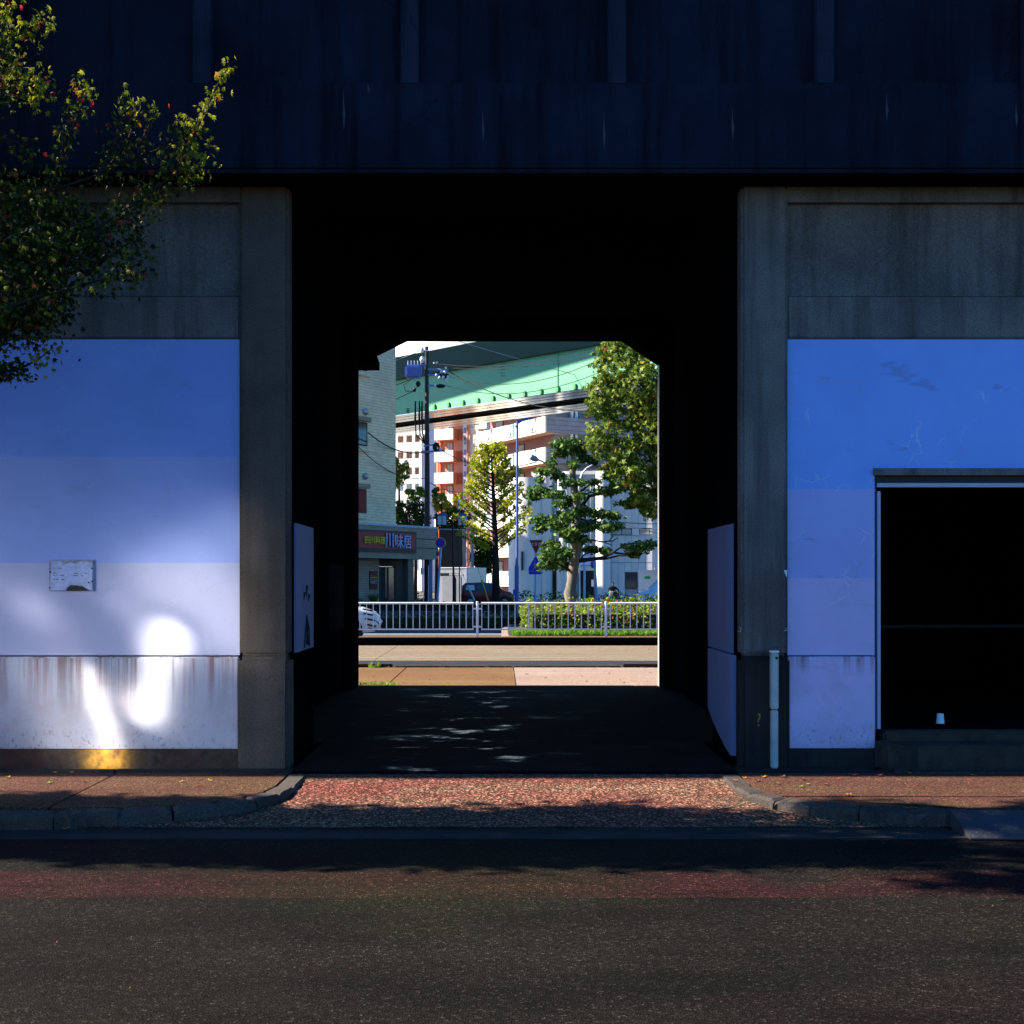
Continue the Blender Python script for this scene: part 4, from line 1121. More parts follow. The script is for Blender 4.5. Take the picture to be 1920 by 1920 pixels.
MB().tube([(bp.x, bp.y, -.12), (bp.x, bp.y, .2)], [.2, .26], 12).build('pot', M['base_concrete'], pg)
m = MB()
for k in range(60):
    a, l = random.uniform(0, 6.28), random.uniform(.15, .5); zt_ = random.uniform(.4, .75); w = .025
    b_ = Vector((bp.x + random.uniform(-.1, .1), bp.y + random.uniform(-.1, .1), .2)); e = b_ + Vector((math.cos(a) * l, math.sin(a) * l, zt_))
    m.add([b_ + Vector((w, 0, 0)), b_ - Vector((w, 0, 0)), e], [(0, 1, 2)])
m.build('leaves', leaf['dark'], pg, recalc=False)
p = rf(rf.a(792.5, -1.2), -1.2, 0)
ln_ = thing('hanging_sign', 'small white hanging sign in the dark bay beside the restaurant pillar', 'sign', rf(rf.a(792.5, -1), -1, 1.9))
rf.part('plate', M['white_paint'], ln_, rf.a(789.5, -1), rf.a(795.3, -1), -1.05, -1, rf.z(792, 1077, -1), rf.z(792, 1065, -1))
rf.part('hanger', M['dark_steel'], ln_, rf.a(792, -1), rf.a(792.6, -1), -1.04, -1.01, rf.z(792, 1065, -1), ez0)
bk = thing('parked_bicycle', 'dark bicycle with pale basket parked in the bay beside the pillar', 'bicycle', rf(rf.a(788, -2.2), -2.2, -.12))
def bicycle(par, o, u, mat):
    o, u = Vector(o), Vector(u).normalized(); up = Vector((0, 0, 1)); n = Vector((u.y, -u.x, 0))
    def Q(a, z, d=0): return o + u * a + up * z + n * d
    for a in (-.52, .52):
        m = MB(); m.tube([Q(a + .33 * math.cos(w), .33 + .33 * math.sin(w)) for w in [k * math.pi / 12 for k in range(25)]], .02, 6, False)
        wh = m.build('wheel', M['rubber'], par)
        m = MB()
        for k in range(8):
            w = k * math.pi / 8; m.tube([Q(a + .32 * math.cos(w), .33 + .32 * math.sin(w)), Q(a - .32 * math.cos(w), .33 - .32 * math.sin(w))], .003, 4)
        m.build('spokes', M['steel'], wh)
    m = MB()
    for pts in ([Q(-.52, .33), Q(-.1, .32), Q(-.22, .8)], [Q(-.52, .33), Q(-.2, .7), Q(.38, .72)], [Q(-.1, .32), Q(.4, .62)], [Q(.52, .33), Q(.36, .85)]): m.tube(pts, .018, 6)
    m.build('frame', mat, par)
    MB().tube([Q(.3, .98, -.28), Q(.38, .95, -.1), Q(.38, .95, .1), Q(.3, .98, .28)], .014, 6).build('handlebar', M['steel'], par)
    MB().ball(Q(-.24, .85), .1, 8, 5, (1.2, .8, .4)).build('saddle', M['black'], par)
    MB().tube([Q(.58, .68), Q(.6, .92)], [.13, .17], 8).build('basket', M['steel'], par)
bicycle(bk, rf(rf.a(788, -2.2), -2.2, -.12), rf.u, M['dark_steel'])
bn = thing('blue_banner', 'narrow dark blue vertical banner at the right end of the restaurant', 'banner', rf(rf.a(804, .3), .3, -.12))
rf.part('cloth', M['lamp_blue'], bn, rf.a(803, .3), rf.a(806.5, .3), .3, .33, .3, rf.z(804, 1062, .3))
rf.part('pole', M['steel'], bn, rf.a(803, .3) - .04, rf.a(803, .3), .3, .33, -.12, rf.z(804, 1060, .3))
rl_ = thing('red_lantern', 'small round red lantern hung at the end of the restaurant eave', 'lantern', rf(ae + .1, .1, rf.z(821, 1040)))
p = rf(rf.a(821), 0, rf.z(821, 1038)); MB().ball(p, .16, 12, 8, (1, 1, .9)).build('shade', basic('red_lantern_paper', (.6, .05, .02), .5, .1, 3), rl_, smooth=True)
MB().tube([p + Vector((0, 0, -.16)), p + Vector((0, 0, -.24))], .07, 10).build('tassel_cap', M['white_paint'], rl_)
MB().tube([p + Vector((0, 0, .14)), p + Vector((-.1, 0, .5)), rf(ae, -.02, p.z + .55)], .012, 6).build('hanger', M['dark_steel'], rl_)

# ---- generic pieces
salm = basic('salmon_render', (.62, .27, .17), .7, .06, .5)
salw = basic('white_balcony_render', (.78, .76, .72), .7, .04, .5)
orng = basic('orange_red_render', (.58, .15, .05), .7, .05, .5)
crm = basic('cream_render', (.72, .56, .42), .7, .05, .5)
# ---- salmon flats
sf = Fr(P(840, 900, 150), (.883, -.47))
sal = thing('apartment_building', 'salmon apartment block with white and orange boxed balconies', 'building', (sf.o.x, sf.o.y, 0))
a0, a1 = sf.a(818, -1.4), sf.a(872, -1.4)
sf.part('wall', salm, sal, a0, a1, -12, -1.4, 0, 25)
for k in range(7):
    zb_ = sf.z(832, 905 + 41 * (k - 2)) if False else H - (905 - HY + 0) / F * 150 + 2.75 * (k - 3)
    z0 = H + (1090 - 824) / F * 150 - 2.75 * (k - 1)
    if z0 < 0: continue
    b = sf.part('balcony', salw, sal, sf.a(814, .0), sf.a(849.2, 0), -.12, 0, z0, z0 + 1.38)
    sf.part('balcony_side', orng, b, sf.a(849.2, 0) - .12, sf.a(849.2, 0), -1.38, -.12, z0, z0 + 1.38)
    sf.part('balcony_floor', salm, b, sf.a(814, 0), sf.a(849.2, 0) - .12, -1.38, -.13, z0, z0 + .15)
    sf.part('side_fin', orng, b, sf.a(849.2, 0), sf.a(849.2, 0) + .5, -1.38, -1.28, z0, z0 + 1.38)
    w = sf.part('window', M['black'], sal, sf.a(838, -1.4), sf.a(850, -1.4), -1.42, -1.36, z0 - 1.45, z0 - .15)
    sf.part('pane', M['curtain'], w, sf.a(839, -1.4), sf.a(843.6, -1.4), -1.4, -1.33, z0 - 1.4, z0 - .2)
    sf.part('pane', M['curtain'], w, sf.a(844.3, -1.4), sf.a(849, -1.4), -1.4, -1.33, z0 - 1.4, z0 - .2)
    for pp in (822, 825): pass
for pp in (822.5, 826):
    MB().tube([sf(sf.a(pp, -1.2), -1.2, .2), sf(sf.a(pp, -1.2), -1.2, 24)], .09, 6).build('drainpipe', orng, sal)
# stair strip and the cream return wing
sf.part('stair_wall', salw, sal, sf.a(868, -1.2), sf.a(876, -1.2), -8, -1.2, 0, 25)
MB().tube([sf(sf.a(877, -1.1), -1.1, .2), sf(sf.a(877, -1.1), -1.1, 24)], .12, 6).build('drainpipe', orng, sal)
sf.part('wing_wall', crm, sal, sf.a(876.5, -1.3), sf.a(912, -1.3), -8, -1.3, 0, 25)
for k in range(13):
    z1 = H + (1090 - 802) / F * 150 - 1.37 * (k * 1.0)
    if z1 < 3: break
    hgt = 1.45 if k % 2 == 0 else .8
    w = sf.part('stair_window', M['dark_steel'], sal, sf.a(870.2, -1.2), sf.a(873.8, -1.2), -1.22, -1.17, z1 - hgt + .1, z1)
    sf.part('pane', M['grey_paint'], w, sf.a(870.8, -1.2), sf.a(873.3, -1.2), -1.2, -1.15, z1 - hgt + .2, z1 - .1)
for k in range(7):
    z0 = H + (1090 - 838) / F * 150 - 2.75 * (k - 1)
    if z0 < 1: break
    w = sf.part('window', M['dark_steel'], sal, sf.a(889.5, -1.3), sf.a(898, -1.3), -1.32, -1.26, z0, z0 + 1.0)
    sf.part('pane', M['curtain'], w, sf.a(890.4, -1.3), sf.a(894, -1.3), -1.3, -1.23, z0 + .08, z0 + .92)
    sf.part('pane', M['curtain'], w, sf.a(894.5, -1.3), sf.a(897.2, -1.3), -1.3, -1.23, z0 + .08, z0 + .92)
    bx = sf.part('bay_box', salw, sal, sf.a(891, -.7), sf.a(912, -.7), -1.28, -.7, z0 - 2.75 + 2.1, z0 - 2.75 + 2.6)
# ---- white flats far left
wf = Fr(P(742, 900, 185), (.95, -.31))
whf = thing('apartment_building', 'white apartment block with open balcony galleries far behind the utility pole', 'building', (wf.o.x, wf.o.y, 0))
wa0, wa1 = wf.a(728), wf.a(790)
wf.part('wall', salw, whf, wa0, wa1, -14, -1.6, 0, 30)
grr = basic('brown_red_gallery_wall', (.30, .16, .13), .7, .1, 1)
for k in range(8):
    zt_ = H + (1090 - 805) / F * 185 - 2.05 * (k - 1) if False else 26.6 - 2.5 * k
    if zt_ < 2: break
    wf.part('gallery_parapet', salw, whf, wa0, wa1, -.15, 0, zt_ - 2.5, zt_ - 1.15)
    wf.part('gallery_wall', grr if k < 4 else M['grey_paint'], whf, wa0, wa1, -1.6, -1.5, zt_ - 1.15, zt_)
    wf.part('gallery_floor', salw, whf, wa0, wa1, -1.5, -.16, zt_ - 2.5, zt_ - 2.3)
    for px in (743, 759, 775, 789.5):
        a = wf.a(px); wf.part('gallery_post', salw, whf, a - .22, a + .22, -.14, -.01, zt_ - 1.145, zt_ - .005)
shw = basic('shaded_white_render', (.60, .62, .72), .7, .05, .5)  # bluish copy of the white render, painting the shaded end
wf2 = Fr(P(790, 900, 180), (.80, .6))
wf2.part('end_wall', shw, whf, 0, wf2.a(818), -.6, 0, 0, H + (1090 - 845) / F * 182)
wf2.part('end_wall', shw, whf, wf2.a(806), wf2.a(818), -1.4, -.62, 0, 26)

# ---- beige flats with long balconies, corner towards us
bf = Fr((4.15, 112), (.468, -.883))
bei = thing('apartment_building', 'beige apartment block with long balconies and glass insets, corner towards the street', 'building', (4.15, 112, 0))
bei_w = basic('beige_parapet', (.72, .63, .54), .7, .05, .6)
bei_d = basic('red_brown_back_wall', (.36, .17, .14), .7, .1, .6)
soff = basic('balcony_soffit', (.62, .45, .30), .7, .05, .6)
mauve = tile_wall('shaded_mauve_side_wall', (.27, .25, .27), .45)
al = -14.2
bf.part('back_wall', bei_d, bei, al, -1.5, -11, -1.6, 0, 26)
gl = NT('pale_glass_panel').done((.48, .60, .62), .12, 0, .6)
for k in range(7):
    z1 = 17 + 2.9 * (1 - k) + 0
    if z1 < 1: break
    b = bf.part('balcony', bei_w, bei, al, 0, -.15, 0, z1 - 1.5, z1)
    bf.part('balcony_floor', soff, b, al, -.16, -1.59, -.16, z1 - 1.5, z1 - 1.3)
    for px0, px1 in ((912, 923), (952, 963.5), (993.5, 1006)):
        a, a2 = bf.a(px0), bf.a(px1)
        f_ = bf.part('glass_inset', M['dark_steel'], bei, a, a2, -.14, .03, z1 - 1.32, z1 + .02)
        bf.part('pane', gl, f_, a + .1, a2 - .1, -.1, .05, z1 - 1.25, z1 - .05)
        zb_ = z1 - 1.2
        m = MB(); am = (a + a2) / 2
        for e in (a + .12, am, a2 - .12): m.tube([bf(am, .06, zb_), bf(e, .06, z1 - .1)], .03, 4)
        m.build('railing', M['dark_steel'], f_)
    for px in (927, 948, 968, 988, 1011):
        a = bf.a(px); bf.part('seam', M['dark_steel'], b, a - .025, a + .025, 0, .008, z1 - 1.4, z1)
    for px0, px1 in ((930, 944), (970, 984)):
        w = bf.part('window', M['black'], bei, bf.a(px0, -1.6), bf.a(px1, -1.6), -1.62, -1.56, z1 - .9, z1 + 1.1)
        bf.part('pane', M['curtain'], w, bf.a(px0, -1.6) + .1, bf.a(px1, -1.6) - .1, -1.6, -1.53, z1 - .8, z1 + 1.0)
    # return along the shaded side, its shade put into the mauve
    bf.part('side_parapet', mauve, bei, -.15, 0, -14, -.152, z1 - 1.5, z1)
bf.part('side_wall', mauve, bei, -1.49, -.9, -13, -1.61, 0, 26)
for d in (-3.3, -3.8): MB().tube([bf(-.6, d, 2), bf(-.6, d, 18)], .14, 6).build('drainpipe', M['white_paint'], bei)

# ---- white panelled building on the right
wbY = 104.0
wb = thing('white_panel_building', 'low white panelled building with rounded columns behind the clipped tree', 'building', (6, wbY, 0))
pan = [basic('white_cladding', (.78, .76, .78), .6, .05, .7), basic('white_cladding_grey', (.72, .70, .73), .6, .05, .7)]
wz = lambda py: H - (py - HY) / F * wbY
wx = lambda px: (px - CX) / F * wbY
MB().box(wx(1000), wx(1300), wbY + .15, wbY + 5, -.2, wz(890)).build('wall', M['grey_paint'], wb)
MB().box(wx(996), wx(1302), wbY - .1, wbY + 5.2, wz(890) + .004, wz(890) + .3).build('roof_edge', pan[0], wb)
rows = [(1130, 1055.6), (1055, 1004.5), (991.5, 941), (940.4, 891)]
cols = [1146 + 12.7 * k for k in range(10)]
pmesh = {}
for ri, (pb, pt) in enumerate(rows):
    for ci in range(len(cols) - 1):
        xa, xb = wx(cols[ci]) + .012, wx(cols[ci + 1]) - .012
        z0, z1 = max(-.12, wz(pb)) + .012, wz(pt) - .012
        if ri == 0 and cols[ci] > 1168 and cols[ci + 1] < 1200: z0 = wz(1072.5)
        MB().box(xa, xb, wbY, wbY + .14, z0, z1).build('panel', pan[(ci + ri) % 2], wb)
for xa, xb in ((1147, 1184), (1198, 1235)):
    w = MB().box(wx(xa), wx(xb), wbY + .02, wbY + .13, wz(1003.8), wz(992)).build('window', M['dark_steel'], wb)
    mid = (xa + xb) / 2
    for a, b in ((xa + 1.2, mid - .8), (mid + .8, xb - 1.2)):
        MB().box(wx(a), wx(b), wbY + .0, wbY + .06, wz(1002.8), wz(993.2)).build('pane', M['curtain'], w)
MB().box(wx(1184.6), wx(1197.6), wbY + .01, wbY + .14, wz(1004), wz(991.8)).build('panel', pan[0], wb)
MB().box(wx(1146), wx(1260), wbY - .12, wbY + .14, wz(1004.5), wz(1003.9)).build('ledge', M['grey_paint'], wb)
dw = MB().box(wx(1172.5), wx(1193.5), wbY + .03, wbY + .13, wz(1104), wz(1073.5)).build('dark_window', M['dark_steel'], wb)
MB().box(wx(1173.5), wx(1192.5), wbY + .0, wbY + .08, wz(1103), wz(1074.5)).build('pane', M['glass'], dw)
def column(px, r, z1, name='column', mat=None):
    m = MB().tube([(wx(px), wbY + .1, -.2), (wx(px), wbY + .1, z1)], r, 28); return m.build(name, mat or pan[0], wb, smooth=True)
column(1131, .66, wz(889)); column(1056, .6, wz(889)); column(1024, .53, wz(889))
tw = MB().tube([(wx(988), wbY + 1.0, -.2), (wx(988), wbY + 1.0, wz(895))], 1.83, 40).build('round_tower', pan[0], wb, smooth=True)
MB().box(wx(979.4), wx(982.5), wbY - 1.0, wbY + .3, wz(1069), wz(1034)).build('slit_window', M['dark_steel'], wb)
for px in (1040, 1068, 1085, 1092, 1099, 1106):
    MB().box(wx(px), wx(px) + .09, wbY + .02, wbY + .14, wz(1035), wz(905)).build('mullion', M['white_paint'], wb)
MB().box(wx(1036), wx(1112), wbY + .1, wbY + .148, wz(1035), wz(900)).build('glazing', NT('blue_grey_glass').done((.25, .33, .36), .1, 0, .6), wb)
MB().box(wx(1085), wx(1113), wbY + .05, wbY + .146, -.1, wz(1070)).build('entrance', M['black'], wb)
MB().box(wx(996), wx(1050), wbY + .05, wbY + .146, -.1, wz(1068)).build('dark_opening', M['black'], wb)
m = MB()
pts = [(wx(1099) + wx(1113.5) * 0 + .66 * math.cos(w), wbY - .3, wz(1060) + .85 * math.sin(w)) for w in [math.pi * k / 14 for k in range(15)]]
m.extr(pts, (0, .42, 0)); m.build('awning', basic('blue_awning', (.12, .22, .55), .6, .1, 2), wb)
MB().box(wx(1085), wx(1114), wbY - .2, wbY + .1, wz(1070), wz(1061)).build('awning_fascia', M['white_paint'], wb)
MB().box(wx(1109), wx(1113), wbY - .05, wbY + .04, wz(1100), wz(1087)).build('notice', M['white_paint'], wb)
wb.rotation_euler.z = -R(10)
lw = thing('low_wall', 'low pale wall beside the white van with a small green plate', 'wall', (wx(1215), 84, 0))
MB().box((1198 - CX) / F * 84, (1290 - CX) / F * 84, 84, 84.3, -.12, H - (1069 - HY) / F * 84).build('wall_body', pan[0], lw)
gp_ = P(1214, 1083, 83.95); MB().box(gp_.x - .2, gp_.x + .2, 83.95, 83.99, gp_.z - .09, gp_.z + .09).build('plate', basic('green_plate', (.05, .40, .08), .5, .1, 3), lw)
sb = thing('neighbour_building', 'grey lap-boarded building at the far right edge of the opening', 'building', (11.6, 83, 0))
MB().box((1226 - CX) / F * 83, (1330 - CX) / F * 83, 82.6, 83.9, H - (1069 - HY) / F * 83, 6.3).build('wall', M['grey_paint'], sb)
for k in range(14):
    zz = H - (1069 - HY) / F * 83 + .02 + k * .25
    MB().box((1225.5 - CX) / F * 83, (1330 - CX) / F * 83, 82.54, 82.598, zz, zz + .23).build('board', pan[1], sb)

# ---- dark shed with steel posts
SY = 86.0
sx = lambda px: (px - CX) / F * SY
szz = lambda py: H - (py - HY) / F * SY
shed = thing('open_shed', 'dark open shed with blue steel posts and crossed braces behind the white container', 'shed', (sx(850), SY, 0))
MB().box(sx(822), sx(866), SY + 1, SY + 5, -.12, szz(992)).build('shed_shade_block', M['black'], shed)  # black block standing in for the shade inside the shed
for px in (870.5, 886):
    MB().box(sx(px) - .1, sx(px) + .1, SY, SY + .2, -.12, szz(994)).build('post', M['pole_paint'] if False else basic('slate_blue_steel', (.10, .17, .27), .5, .1, 3), shed)
m = MB()
for a, b in (((872, 1022), (885, 1042)), ((885, 1046), (872, 1066))): m.tube([P(*a, SY + .1), P(*b, SY + .1)], .03, 5)
m.build('brace', bpy.data.materials['slate_blue_steel'], shed)
MB().box(sx(815), sx(890), SY - .1, SY + .1, szz(993.5), szz(990.5)).build('roof_beam', bpy.data.materials['slate_blue_steel'], shed)

# ---- expressway girder
gf = Fr(P(745, 778, 86.2), tuple((P(1095, 728, 74.3) - P(745, 778, 86.2)).xy))
exw = thing('elevated_expressway', 'green painted steel expressway viaduct with shiny slatted undersides crossing above the flats', 'expressway', (gf.o.x, gf.o.y, 0))
grn = basic('green_bridge_paint', (.13, .38, .23), .5, .10, .35)
zg = 13.5
gf.part('girder_web', grn, exw, -60, 60, -.06, 0, zg, zg + 2.5)
gf.part('girder_web', grn, exw, -60, 60, -7.2, -7.14, zg, zg + 2.5)
gf.part('deck', basic('shade_dark_deck', (.03, .06, .045), .8, .15, .5), exw, -60, 60, -9.5, .35, zg + 2.502, zg + 3.15)  # darker than the girder green, shade put into the colour
gf.part('deck_parapet', bpy.data.materials['shade_dark_deck'], exw, -60, 60, .15, .35, zg + 3.152, zg + 4.1)
slat = basic('polished_soffit_metal', (.62, .62, .55), .16, .06, .4, metal=1.0)
for d0 in (-.02, -4.55):
    for k in range(6):
        gf.part('soffit_slat', slat, exw, -60, 60, d0 - .44 * (k + 1) + .03, d0 - .44 * k, zg - .05 + .02 * (k % 2), zg)
gf.part('girder_floor', M['black'], exw, -60, 60, -7.1, -.1, zg + .5, zg + .56)
m = MB()
for k in range(60):
    a = -28 + k * 1.0; m.tube([gf(a, -2.7, zg + .1), gf(a + 1.0, -4.5, zg + .1)], .04, 4)
o = m.build('cross_bracing', M['dark_steel'], exw); o['kind'] = 'stuff'
br0 = None
a_b = gf.a(815.5)
step = (gf.a(1079) - gf.a(815.5)) / 9
brm = basic('bright_green_bracket', (.06, .28, .08), .5, .1, 3)
for k in range(-12, 16):
    a = a_b + k * step
    if br0 is None:
        br0 = gf.part('drain_bracket', brm, exw, a - .085, a + .085, .002, .12, zg + .02, zg + .36); a_first = a
    else:
        c = br0.copy(); col.objects.link(c); c.location = gf.u * (a - a_first)
for px in (1046,): gf.part('web_splice', grn, exw, gf.a(px) - .02, gf.a(px) + .02, 0, .05, zg, zg + 2.5)
lad = MB(); a = gf.a(943)
for k in range(12): lad.tube([gf(a - .2, .03, zg + 1.6 + k * .2), gf(a + .2, .03, zg + 1.6 + k * .2)], .015, 4)
lad.build('step_irons', M['dark_steel'], exw)
# unseen slab added up-sun, its edge set to throw slanting shade on the girder
A_, B_ = gf(gf.a(803), 0, gf.z(803, 760)), gf(gf.a(1135), 0, gf.z(1135, 666))
shade_root = thing('added_shade_slab', 'unseen green slab added to shade the expressway girder', 'shade slab', (A_.x - 15, A_.y, 0))
sft = tosun * 20
e = (B_ - A_).normalized()
A2, B2 = A_ + sft, B_ + sft + e * 14
m = MB().extr([A2, B2, B2 + Vector((0, 0, 9)), A2 + Vector((0, 0, 9))], gf.n * -.5)
m.build('shade_slab', grn, shade_root)
A3 = A2 - e * 40; A3.z = A2.z - 9
m = MB().extr([A2 - e * .1 + Vector((0, 0, -3.0)), A2 - e * .1 + Vector((0, 0, 9)), A2 - e * 40 + Vector((0, 0, 9)), A2 - e * 40 + Vector((0, 0, -1))], gf.n * -.5)
m.build('shade_slab', grn, shade_root)

# low block out of view on the left, which shades the side road behind the fence
ob_ = thing('neighbour_building', 'unseen low grey block beside the side road left of the restaurant', 'building', (-14, 50, 0))
MB().box(-24, -9.5, 37.5, 62, -.2, 9.6).build('wall', M['plain_concrete'], ob_)
MB().box(-24.1, -9.4, 37.4, 62.1, 9.604, 9.9).build('roof_edge', M['grey_paint'], ob_)
for k in range(6):
    for z_ in (1.2, 4.4, 7.2): MB().box(-9.5, -9.47, 39 + k * 3.8, 41 + k * 3.8, z_, z_ + 1.4).build('window', M['glass'], ob_)
# ================================================================ STREET FURNITURE, POLES, VEHICLES
UY = 76.0
up = thing('utility_pole', 'tall dark utility pole with blue transformer, insulators and wires', 'utility pole', P(800, 1145, UY)); up.location.z = -.12
U = lambda px, py, dy=0: P(px, py, UY + dy)
MB().tube([U(801, 1145), U(801, 900), U(800, 650)], [.2, .165, .115], 14).build('pole', M['pole_concrete'], up, smooth=True)
blu_t = basic('blue_grey_transformer', (.16, .22, .55), .4, .1, 2)
c = U(776, 698)
m = MB().box(c.x - .55, c.x + .52, UY - .5, UY + .1, c.z - .42, c.z + .42); tb = m.build('transformer', blu_t, up, bevel=.12)
m = MB()
for k in range(5): m.tube([U(765 + k * 6, 684, -.2), U(765 + k * 6, 676, -.2)], [.05, .025], 6)
m.build('bushing', M['grey_paint'], tb)
m = MB()
for k in range(6): m.box(c.x - .4 + k * .15, c.x - .36 + k * .15, UY - .56, UY - .49, c.z - .34, c.z + .3)
m.build('cooling_fin', blu_t, tb)
ins = basic('white_insulator', (.75, .75, .78), .25, .05, 3)
for (xa, ya, xb, yb_, r) in ((783, 658, 806, 658, .05), (780, 687, 800, 684, .08), (802, 692, 841, 694, .07), (802, 703, 836, 704, .06), (802, 723, 836, 723, .06), (788, 848, 834, 845, .06), (795, 836, 822, 833, .05)):
    MB().tube([U(xa, ya, -.16), U(xb, yb_, -.16)], r, 6).build('cross_arm', blu_t, up)
for px, py, s_ in ((791, 655, .13), (790, 659, .1), (792, 674, .17), (828, 697, .1), (834, 698, .11), (840, 707, .1), (824, 708, .1), (831, 707, .12), (837, 712, .09), (814, 681, .07), (819, 680, .07), (818, 703, .07), (816, 722, .07), (836, 690, .08), (820, 840, .09), (826, 842, .08)):
    p = U(px, py, -.3); MB().ball(p, s_, 8, 6, (1, 1, 1.2)).build('insulator', ins, up, smooth=True)
for px, py, w, h in ((832, 705, .35, .22), (826, 724, .3, .14), (784, 720, .16, .2), (777, 731, .13, .14), (818, 838, .24, .3)):
    p = U(px, py, -.2); MB().ball(p, 1, 8, 6, (w, .2, h)).build('switch_gear', M['cable'], up, smooth=True)
for px in (779, 786.5, 791.5):
    MB().tube([U(px - .5, 790, -.25), U(px, 752, -.25)], [.075, .05], 6).build('cable_termination', M['cable'], up)
    MB().tube([U(px - .5, 790, -.25), U(px + 1, 815, -.25), U(797, 832, -.2)], .045, 5).build('cable', M['cable'], up)
for k in range(7):
    z_ = 740 + k * 22; MB().tube([U(793, z_), U(808, z_)], .018, 4).build('step', M['steel'], up)
def cable(a, b, sag, r=.022, mat=None, n=14):
    a, b = Vector(a), Vector(b)
    pts = [a.lerp(b, k / n) - Vector((0, 0, sag * 4 * (k / n) * (1 - k / n))) for k in range(n + 1)]
    return MB().tube(pts, r, 5).build('cable', mat or M['cable'], up)
cable(P(640, 707, 70), U(790, 657), .1, .022, M['light_cable'])
cable(U(838, 694), P(1140, 770, 68), .8, .03)
cable(U(812, 681), P(1120, 655, 66), .5, .02); cable(U(836, 704), P(1120, 676, 66), .9, .02); cable(U(836, 723), P(1120, 700, 66), .8, .02)
cable(U(844, 690), P(1105, 668, 66), .3, .018)
cable(P(640, 745, 70), U(780, 707), .2, .025); cable(P(640, 778, 70), U(777, 732), .2, .025)
cable(P(700, 590, 70), P(1300, 760, 78), .2, .02, M['light_cable'])
cable(P(690, 811, 69.5), U(798, 846), .5, .04); cable(P(672, 838, 69), U(798, 896), .6, .025)
cable(U(826, 843), P(1000, 868, 60), .6, .028); cable(U(806, 905), P(890, 920, 70), .3, .02)
cable(U(800, 925), P(880, 940, 70), .2, .02)
cable(P(1150, 976, 70), P(1330, 1010, 50), .2, .03); cable(P(1160, 979, 75), P(1300, 980, 80), .1, .025)
pts = [U(770, 712), U(757, 722), U(760, 733), U(775, 735), U(785, 722)]
MB().tube(pts, .025, 5).build('cable', M['cable'], up)
# stays with guards
for nm, pa, pb, mt, lab in (('guy_wire_guard', (903, 1088), (915, 1127), basic('yellow_guard', (.42, .30, .02), .5, .1, 3), 'yellow sleeve on a slanting stay wire in front of the red car'), ('guy_wire_guard', (876.5, 1097), (890.5, 1128), basic('white_guard', (.55, .56, .60), .5, .1, 3), 'white sleeve on a slanting stay wire below the container')):
    t_ = thing(nm, lab, 'stay wire', P(pb[0], pb[1] + 8, 68))
    a, b = P(*pa, 68), P(*pb, 68); d = (b - a); b2 = b + d * .35
    MB().tube([a, b2], .055, 8).build('sleeve', mt, t_, smooth=True)
    MB().tube([a - d * 6.0, a], .012, 4).build('wire', M['cable'], t_)

# no parking sign
NY = 71.0
ns = thing('no_parking_sign', 'round blue no-parking sign with red ring on a leaning pale blue pole', 'road sign', P(819, 1141, NY))
pc = P(826, 1018, NY)
MB().tube([P(819, 1142, NY), P(827.3, 1012, NY)], .075, 10).build('pole', M['pole_paint'], ns, smooth=True)
redm = basic('sign_red', (.55, .06, .05), .4, .08, 3); blm = basic('sign_blue', (.025, .03, .48), .4, .05, 3)
ax = Vector((.02, 1, 0))
MB().disc(pc + Vector((0, -.12, 0)), ax, .315, .02, 36).build('sign_back', M['white_paint'], ns)
MB().disc(pc + Vector((0, -.135, 0)), ax, .295, .02, 36).build('red_ring', redm, ns)
MB().disc(pc + Vector((0, -.15, 0)), ax, .225, .02, 36).build('blue_disc', blm, ns)
d = Vector((.7071, 0, -.7071)); e_ = Vector((.7071, 0, .7071)) * .028; c = pc + Vector((0, -.163, 0))
MB().extr([c - d * .21 + e_, c + d * .21 + e_, c + d * .21 - e_, c - d * .21 - e_], (0, .004, 0)).build('red_bar', basic('dull_red_bar', (.22, .05, .12), .5, .05, 3), ns)

# stop sign over crosswalk sign on one post
CY_ = 62.0
cs = thing('crossing_sign_post', 'pale post carrying a red triangle stop sign above a blue pedestrian crossing sign', 'road sign', P(1004, 1145, CY_)); cs.location.z = -.12
s_ = lambda px, py, dy=0: P(px, py, CY_ + dy)
MB().tube([s_(1004, 1148), s_(1004.5, 1012)], .055, 10).build('post', M['pole_paint'], cs, smooth=True)
def plate(name, poly, mat, dy, th=.02):
    return MB().extr([s_(a, b, dy) for a, b in poly], (0, th, 0)).build(name, mat, cs)
plate('stop_plate', [(990.5, 1011.5), (1019.5, 1011.5), (1005, 1042)], M['white_paint'], -.09)
plate('stop_face', [(992.5, 1012.6), (1017.5, 1012.6), (1005, 1039)], basic('stop_red', (.26, .012, .02), .45, .06, 3), -.10)
text('止まれ', 'stop_lettering', wt, s_(1005, 1020.5, -.105), .20, cs, (90, 0, 0), .003)
plate('crossing_plate', [(1002.6, 1044.5), (1006, 1044.5), (1016.5, 1064), (1017, 1075), (1015.5, 1077), (992.5, 1077), (991, 1075), (991.5, 1064)], blm, -.09)
lb = basic('pale_blue_print', (.13, .18, .62), .5, .05, 3)
m = MB(); yy = CY_ - .094
def seg(pts, r): m.tube([s_(a, b, -.094) for a, b in pts], r, 5)
seg([(1002.5, 1053), (1002.5, 1053.2)], .035); m.ball(s_(1002.5, 1052.5, -.094), .045, 8, 6)
seg([(1002.5, 1055), (1002, 1062)], .045); seg([(1002, 1062), (998.5, 1070)], .028); seg([(1002, 1062), (1006, 1070)], .028); seg([(1002.5, 1056), (999, 1060)], .022); seg([(1002.5, 1056), (1006, 1060)], .022); seg([(994, 1072), (1014, 1072)], .02)
